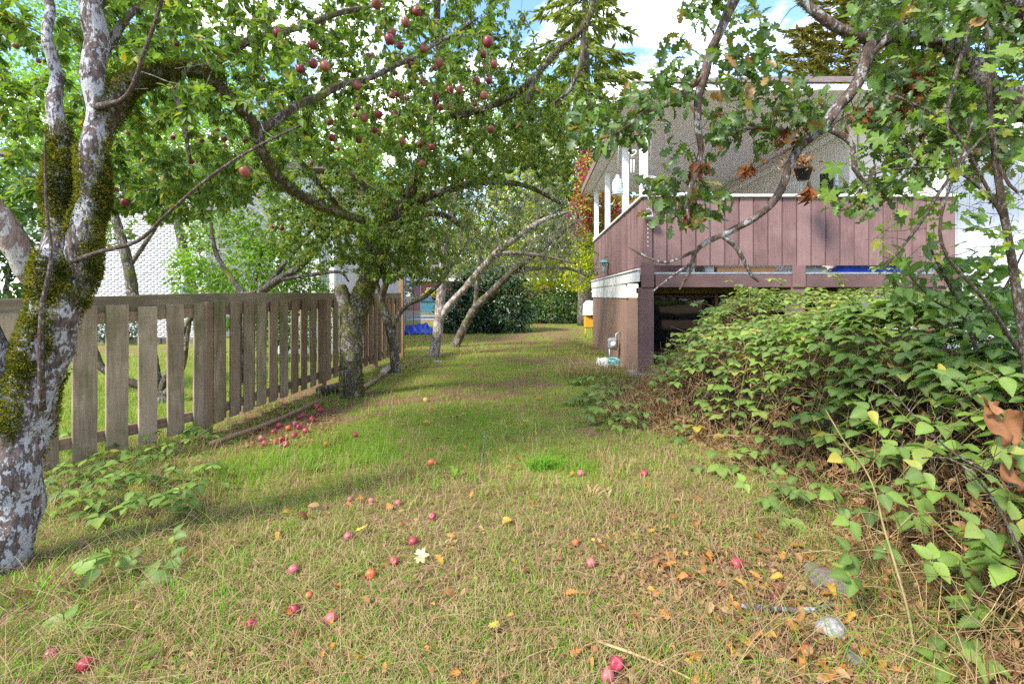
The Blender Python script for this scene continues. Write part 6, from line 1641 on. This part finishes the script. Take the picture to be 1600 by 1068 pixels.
# ---------------------------------------------------------------- sticks, stones, logs, weeds
def stick(label, pts, r0, r1, mat='twig', name="stick", cat="stick"):
    p = np.array([GP(x, y) for x, y, h in pts]); p[:, 2] = gh(p[:, 0], p[:, 1]) + np.array([h for *_, h in pts])
    pp, rr = resample(p, np.linspace(r0, r1, len(p)), .05)
    mb = MB(); V, Q, T = tube_geo(pp, rr, 8, .25); mb.add(V, Q, T); return tag(mb.build(name, M[mat]), label, cat)
stick("thin pale stick standing out of the green grass at mid lawn", [(748, 752, .01), (752, 730, .03), (756, 705, .06), (757, 690, .10)], .008, .004)
stick("long dry stick lying by the magenta apple at the bottom", [(930, 1005, .02), (985, 1030, .03), (1040, 1052, .03), (1100, 1080, .02)], .006, .003, 'straw')
stick("white lichen covered stick on the litter left of the pale stone", [(1150, 953, .02), (1200, 960, .025), (1260, 962, .025), (1300, 958, .03)], .010, .012, 'bark_lichen')
stick("thin straw stalk lying across the sunny turf", [(815, 764, .02), (870, 763, .03), (930, 761, .02)], .003, .002, 'straw')
stick("mossy rotten log at the fence foot", [(498, 618, .07), (530, 612, .08), (556, 604, .07)], .07, .055, 'bark_mossy', "log", "log")
stick("weathered garden edging timber along the fence foot", [(330, 700, .04), (420, 668, .05), (500, 632, .05)], .024, .022, 'fence_brown', "edging", "timber")
stick("grey edging timber beyond the forked tree", [(566, 610, .04), (590, 595, .05), (610, 577, .05)], .035, .03, 'fence', "edging", "timber")
stick("short grey plank end leaning by the slim tree", [(598, 588, .06), (610, 580, .10)], .06, .05, 'dead_wood', "plank", "plank")
stick("fallen twig on the grass right of the slim tree", [(632, 575, .02), (650, 568, .03), (662, 561, .08)], .012, .006)
def rock(label, x, y, w, h, mat, sq=(1, 1, .7)):
    bm = bmesh.new(); bmesh.ops.create_icosphere(bm, subdivisions=4, radius=.5)
    sd = R.uniform(0, 50)
    for v in bm.verts:
        c = v.co; k = 1 + .55 * (float(fbm(c.x * 1.5 + sd, c.y * 1.5 + c.z * 2 + sd, 2)) - .5) + .03 * (float(fbm(c.x * 6 + sd, c.z * 6 + c.y * 5, 2)) - .5)
        v.co = Vector((c.x * k * sq[0], c.y * k * sq[1], c.z * k * sq[2]))
    me = bpy.data.meshes.new("stone"); bm.to_mesh(me); bm.free()
    for p_ in me.polygons: p_.use_smooth = True
    D = FP * EYE / (y + h * .4 - CY); s = w * D / FP
    o = link("stone", me, M[mat]); g = ((x - CX) / FP * D, D); o.location = (g[0], g[1], float(gh(*g)) + s * .06 * sq[2]); o.scale = (s,) * 3; o.rotation_euler = (0, 0, R.uniform(0, 6))
    tag(o, label, "stone", "stones among the leaf litter")
rock("rounded pale stone among orange leaves at the lower right", 1297, 972, 46, 36, 'stone_white', (1, .9, .8))
rock("smaller buff stone near the bottom below the round pale one", 1334, 1022, 40, 26, 'stone', (1, .8, .55))
rock("flat grey slab stone half buried under the bramble leaves", 1296, 900, 78, 34, 'stone', (1, .8, .4))
rock("cracked pinkish brick bit lying on the far lawn", 737, 568, 12, 9, 'rust_brick', (1, .7, .6))
rock("small white stone at the foot of the tan forked tree", 683, 563, 16, 6, 'stone_white', (1, .6, .4))
def tuft(label, x, y, n, L, w, a, name="grass_tuft", cat="grass tuft", spread=.06):
    g = GP(x, y); mb = MB()
    for k in range(n):
        az = R.uniform(0, 6.28); ln = R.uniform(.3, 1.2); q = np.linspace(0, 1, 5)
        b = g + [R.normal(0, spread), R.normal(0, spread * .6), 0]; b[2] = gh(b[0], b[1])
        l = L * R.uniform(.6, 1.2)
        c = b + np.stack([np.cos(az) * l * q ** 1.4 * math.sin(ln), np.sin(az) * l * q ** 1.4 * math.sin(ln), l * (q * .9 - .55 * q * q * math.sin(ln))], -1)
        sd = np.array([-math.sin(az), math.cos(az), 0]) * w * .5
        ww = np.array([1, 1, .9, .6, .05])[:, None]
        V = np.stack([c - sd * ww, c + sd * ww], 1).reshape(-1, 3)
        mb.add(V, [(2 * i, 2 * i + 1, 2 * i + 3, 2 * i + 2) for i in range(4)], a=np.clip(a + R.normal(0, .06), 0, 1))
    tag(mb.build(name, M['grass']), label, cat)
tuft("thick dark green grass tuft in the middle of the dry lawn", 848, 733, 150, .16, .006, .8)
tuft("dock seedling with broad leaves below the standing stick", 712, 748, 14, .12, .022, .82, "weed", "weed", .02)
tuft("broad leaved weed in the bright grass left of centre", 492, 735, 16, .10, .02, .85, "weed", "weed", .04)
tuft("leafy weed in the dry turf right of the red apple", 940, 775, 22, .09, .02, .78, "weed", "weed", .06)
tuft("long seeding grass clump at the corner of the foundation", 905, 585, 260, .42, .008, .42, spread=.28)
tuft("tall dry grass clump in front of the brown foundation wall", 945, 590, 260, .46, .008, .28, spread=.28)
tuft("tall green grass clump at the left edge by the lichen trunk foot", 60, 935, 90, .22, .005, .7, spread=.10)
for k, (x, y) in enumerate([(1165, 1000), (1080, 975), (1050, 1000), (1180, 1040), (985, 938), (905, 765), (1040, 940), (700, 850)]):
    tuft("small light green weed in the litter, %s of eight along the turf" % (["first", "second", "third", "fourth", "fifth", "sixth", "seventh", "eighth"][k]), x, y, 26, .045, .014, .95, "weed", "weed", .014)

# ---------------------------------------------------------------- things hanging on and standing by the house
def solid(name, prof, mat, parent, loc, seg=16, scale=1.0):
    V, Q = lathe(prof, seg); mb = MB(); mb.add(V * scale + np.asarray(loc), Q); return mb.build(name, mat, parent)
def wire(name, pts, r, mat, parent, sides=6):
    mb = MB(); V, Q, T = tube_geo(pts, [r] * len(pts), sides); mb.add(V, Q, T); return mb.build(name, mat, parent)
c = P(965, 288, 10.0)
t = thing("lantern", "clear bottle shaped glass lantern hanging from the porch plate beam", "lantern", tuple(c))
solid("glass_body", [(0, -.19), (.09, -.19), (.115, -.16), (.115, .02), (.09, .09), (.045, .13), (.04, .19), (0, .19)], M['jar'], t, c, 14)
solid("base_plate", [(0, -.215), (.125, -.215), (.125, -.195), (0, -.195)], M['wire'], t, c, 14)
wire("hanging_wire", [c + [0, 0, .19], c + [.02, 0, .8], (HX + .02, c[1], 4.66)], .006, M['wire'], t)
c = P(988, 240, 9.2)
t = thing("wind_chime", "white heart shaped wind chime with two tubes beside the corner porch post", "wind chime", tuple(c))
mb = MB(); q = np.linspace(0, 2 * np.pi, 25)
hp = np.stack([.062 * np.sin(q) ** 3 * 1.25, 0 * q, .02 + .062 * (13 * np.cos(q) - 5 * np.cos(2 * q) - 2 * np.cos(3 * q) - np.cos(4 * q)) / 15], -1) + c
V, Q, T = tube_geo(hp, [.010] * 25, 6); mb.add(V, Q, T); mb.build("heart", M['white'], t)
for dx in (-.022, .03):
    wire("tube", [c + [dx, 0, -.12], c + [dx, 0, -.36]], .015, M['white'], t, 10); wire("cord", [c + [dx, 0, -.12], c + [dx * .6, 0, -.04]], .003, M['wire'], t, 4)
wire("hanging_cord", [c + [0, 0, .07], (c[0], c[1], 4.75)], .004, M['wire'], t, 4)
c = P(1017, 287, 8.5)
t = thing("wire_basket", "round woven wire ball hanging over the deck corner", "basket", tuple(c))
for k in range(9):
    a = k * math.pi / 9; q = np.linspace(0, 2 * np.pi, 21)
    pts = np.stack([.15 * np.cos(q) * math.cos(a), .15 * np.cos(q) * math.sin(a), .13 * np.sin(q)], -1) + c
    wire("hoop", pts, .007, M['wire'], t, 5)
for z in (-.08, -.03, .03, .08):
    q = np.linspace(0, 2 * np.pi, 21); rr = .15 * math.sqrt(1 - (z / .13) ** 2); wire("hoop", np.stack([rr * np.cos(q), rr * np.sin(q), 0 * q + z], -1) + c, .007, M['wire'], t, 5)
wire("hanging_wire", [c + [0, 0, .13], (c[0], c[1], 4.74)], .004, M['wire'], t, 4)
c = P(1013, 336, 8.45)
t = thing("hanging_ornament", "grey ring and dish ornament hung on a chain against the deck corner board", "ornament", tuple(c))
q = np.linspace(0, 2 * np.pi, 21)
wire("ring", np.stack([.075 * np.cos(q), 0 * q, .085 * np.sin(q) + .02], -1) + c, .010, M['wire'], t)
solid("dish", [(0, -.085), (.05, -.08), (.09, -.045), (.10, -.02), (.085, -.03), (.04, -.06), (0, -.065)], M['wire'], t, c)
solid("ball", [(0, -.03), (.025, -.02), (.03, 0), (.025, .02), (0, .03)], M['black'], t, c, 10)
wire("chain", [c + [0, 0, .10], c + [.02, .01, .2], (c[0] + .01, HD - .06, RT + .02)], .007, M['wire'], t)
for k in range(6):
    solid("bead", [(0, -.015), (.010, 0), (0, .015)], M['white'], t, c + [.0, .03, -.16 - k * .075], 8)
c = P(1255, 268, 7.9)
t = thing("hanging_pot", "black hanging flower pot with a withered plant under the porch", "plant pot", tuple(c))
solid("pot", [(0, -.14), (.09, -.14), (.135, .02), (.145, .02), (.145, .05), (.13, .05), (.12, .03), (0, .03)], M['black'], t, c)
for a in (0, 2.1, 4.2): wire("hanger", [c + [.13 * math.cos(a), .13 * math.sin(a), .05], c + [0, 0, .5]], .004, M['black'], t, 4)
wire("hook", [c + [0, 0, .5], (c[0], 8.12, 4.74)], .005, M['black'], t, 4)
n = 90; pp_ = c + R.normal(0, .09, (n, 3)) * [1.2, 1.2, .8] + [0, 0, .13]; d = R.normal(0, 1, (n, 3)); d[:, 2] -= .2
foliage(t, [T_curl], M['dead_leaf'], pp_, d, R.normal(0, 1, (n, 3)), .07, 0, None, "withered_plant")
c = P(1264, 290, 8.2)
t = thing("hand_bell", "small dark copper bell hanging below the flower pot", "bell", tuple(c))
solid("bell", [(0, .07), (.02, .065), (.035, .03), (.05, -.03), (.075, -.06), (.07, -.06), (.045, -.03), (0, .05)], M['copper'], t, c)
solid("clapper", [(0, -.09), (.014, -.08), (0, -.065)], M['copper'], t, c, 8)
wire("cord", [c + [0, 0, .07], (c[0], c[1], 4.74)], .004, M['black'], t, 4)
c = P(938, 411, 12.6); c[0] = HX - .14
t = thing("bird_feeder", "small bird feeder with a teal roof fixed to the deck side", "bird feeder", tuple(c))
solid("roof", [(0, .10), (.05, .08), (.16, .02), (.16, .005), (0, .02)], M['teal'], t, c)
solid("seed_tube", [(0, -.22), (.05, -.22), (.05, .01), (0, .01)], M['jar'], t, c, 12)
solid("tray", [(0, -.245), (.10, -.235), (.105, -.215), (0, -.222)], M['teal'], t, c)
wire("bracket", [c + [0, 0, .10], c + [.03, 0, .16], (HX - .012, c[1], c[2] + .16)], .007, M['black'], t)
# on the deck floor behind the boards
def crumple(name, label, x0, x1, zz, hgt, mat, cat, dep=.35, y0=8.75):
    n1, n2 = 18, 10; u, v = np.meshgrid(np.linspace(0, 1, n1), np.linspace(0, 1, n2)); e = np.clip(np.minimum(np.minimum(u, 1 - u) * 7, np.minimum(v, 1 - v) * 5), 0, 1) ** .5
    Z = zz + hgt * e * (.6 + .8 * fbm(u * 5 + x0, v * 4 + 3, 3))
    mb = MB(); i2 = np.arange(n2 - 1)[:, None] * n1 + np.arange(n1 - 1)[None]
    mb.add(np.stack([x0 + u * (x1 - x0), y0 + v * dep, Z], -1), np.stack([i2, i2 + 1, i2 + n1 + 1, i2 + n1], -1).reshape(-1, 4)); tag(mb.build(name, mat), label, cat)
crumple("tarpaulin", "folded dark blue tarpaulin showing under the deck boards", 5.45, 6.7, 1.766, .16, M['tarp'], "tarpaulin")
crumple("plastic_sheet", "pale crumpled plastic sheet showing under the deck boards", 4.85, 5.35, 1.766, .15, M['cloth_grey'], "sheet")
o = box("plank", 3.30, 4.35, 8.72, 8.86, 1.766, 1.87, M['crate'], None); tag(o, "bare orange board lying on the deck edge under the boards", "plank")
for k, (a, b) in enumerate(((2.75, 2.90), (3.08, 3.25))):
    o = box("paint_tin", a, b, 8.72, 8.86, 1.766, 1.92, M['cloth_grey'], None, .02); tag(o, ("pale tin standing nearest the deck corner" if k == 0 else "pale tin beside the bare orange board"), "tin", "tins on the deck edge")
# gas meter with hose at the foundation, and the yellow hydrant shaped stand behind
c = np.array([1.72, 10.6, float(gh(1.72, 10.6))])
t = thing("gas_meter", "grey gas meter with pipes at the foot of the foundation wall", "meter", tuple(c))
mb = MB(); link("case", box_mesh("case", .22, .18, .26, .05), M['steel'], t, loc=c + [0, 0, .32])
wire("pipe", [c + [-.07, 0, 0], c + [-.07, 0, .34]], .02, M['steel'], t, 8); wire("pipe", [c + [.07, 0, .3], c + [.07, 0, .66], c + [.16, 0, .70]], .02, M['steel'], t, 8)
q = np.linspace(0, 6 * np.pi, 60)
wire("dial", [c + [0, -.095, .45], c + [0, -.11, .45]], .06, M['white'], t, 14)
c2 = np.array([1.62, 9.9, float(gh(1.62, 9.9)) + .06])
wire_o = MB(); V, Q, T = tube_geo(np.stack([c2[0] + (.10 + .008 * q / 6) * np.cos(q), c2[1] + (.10) * np.sin(q), c2[2] + .10 * np.sin(q * .33) ** 2 + .01 * q / 3], -1), [.018] * 60, 7); wire_o.add(V, Q, T); tag(wire_o.build("garden_hose", M['aqua']), "coiled aqua garden hose on the ground by the gas meter", "hose")
crumple("plastic_bag", "white crumpled plastic bag on the grass by the foundation", 1.30, 1.62, float(gh(1.45, 10)) - .01, .16, M['white_worn'], "bag", .3, 9.95)
c = GP(921, 548); c[1] = 16.2; c[0] = (921 - CX) / FP * 16.2; c[2] = 0
t = thing("pedestal_stand", "yellow stand with a white rounded cover at the far corner of the house", "stand", tuple(c))
for sx in (-.14, .14):
    for sy in (-.1, .1): wire("leg", [c + [sx, sy, -.05], c + [sx * .9, sy * .9, .30]], .02, M['yellow'], t)
link("box", box_mesh("box", .36, .28, .42, .03), M['yellow'], t, loc=c + [0, 0, .28])
solid("cover", [(0, .46), (.12, .44), (.20, .34), (.22, .15), (.22, 0), (.25, -.03), (0, -.03)], M['white'], t, c + [0, 0, .74])
GMUL = 1.0
grass_blades("grass", int(250000 * GMUL), 545, 1130)
grass_blades("grass", int(60000 * GMUL), 497, 560, hmul=1.1)
grass_blades("dry_thatch", 90000, 700, 1130, x0=60, x1=1450, hmul=1.35, wmin=0.0034, thatch=True)
# long loose stalks in the foreground
def stalks(n, x0, x1, y0, y1, hl=(0.12, 0.32), dryness=(0.0, 0.33)):
    mb = MB()
    for k in range(n):
        p = GP(R.uniform(x0, x1), R.uniform(y0, y1)); p[2] = gh(p[0], p[1])
        L = R.uniform(*hl); az = R.uniform(0, 6.28); q = np.linspace(0, 1, 5)
        ln = R.uniform(0.5, 1.5)
        pts = p + np.stack([np.cos(az) * L * q ** 1.3 * math.sin(ln), np.sin(az) * L * q ** 1.3 * math.sin(ln), L * (q - 0.45 * q * q * ln) * math.cos(ln * 0.5) + 0.004], -1)
        V, Q, T = tube_geo(pts, np.linspace(0.0017, 0.0007, 5), 3, cap=False)
        mb.add(V, Q, T, a=R.uniform(*dryness))
    o = mb.build("grass_stalks", M['grass']); tag(o, "long dry grass stalks lying loose over the lawn", None, None, "stuff")
stalks(1300, -50, 1300, 760, 1110)
stalks(500, 1050, 1650, 700, 1110, (.15, .4), (.1, .45))
stalks(260, -50, 420, 640, 1000, dryness=(0.3, 0.95))
stalks(300, 880, 1010, 560, 640, (0.15, 0.4), (0.05, 0.6))
stalks(160, 640, 1000, 560, 780)
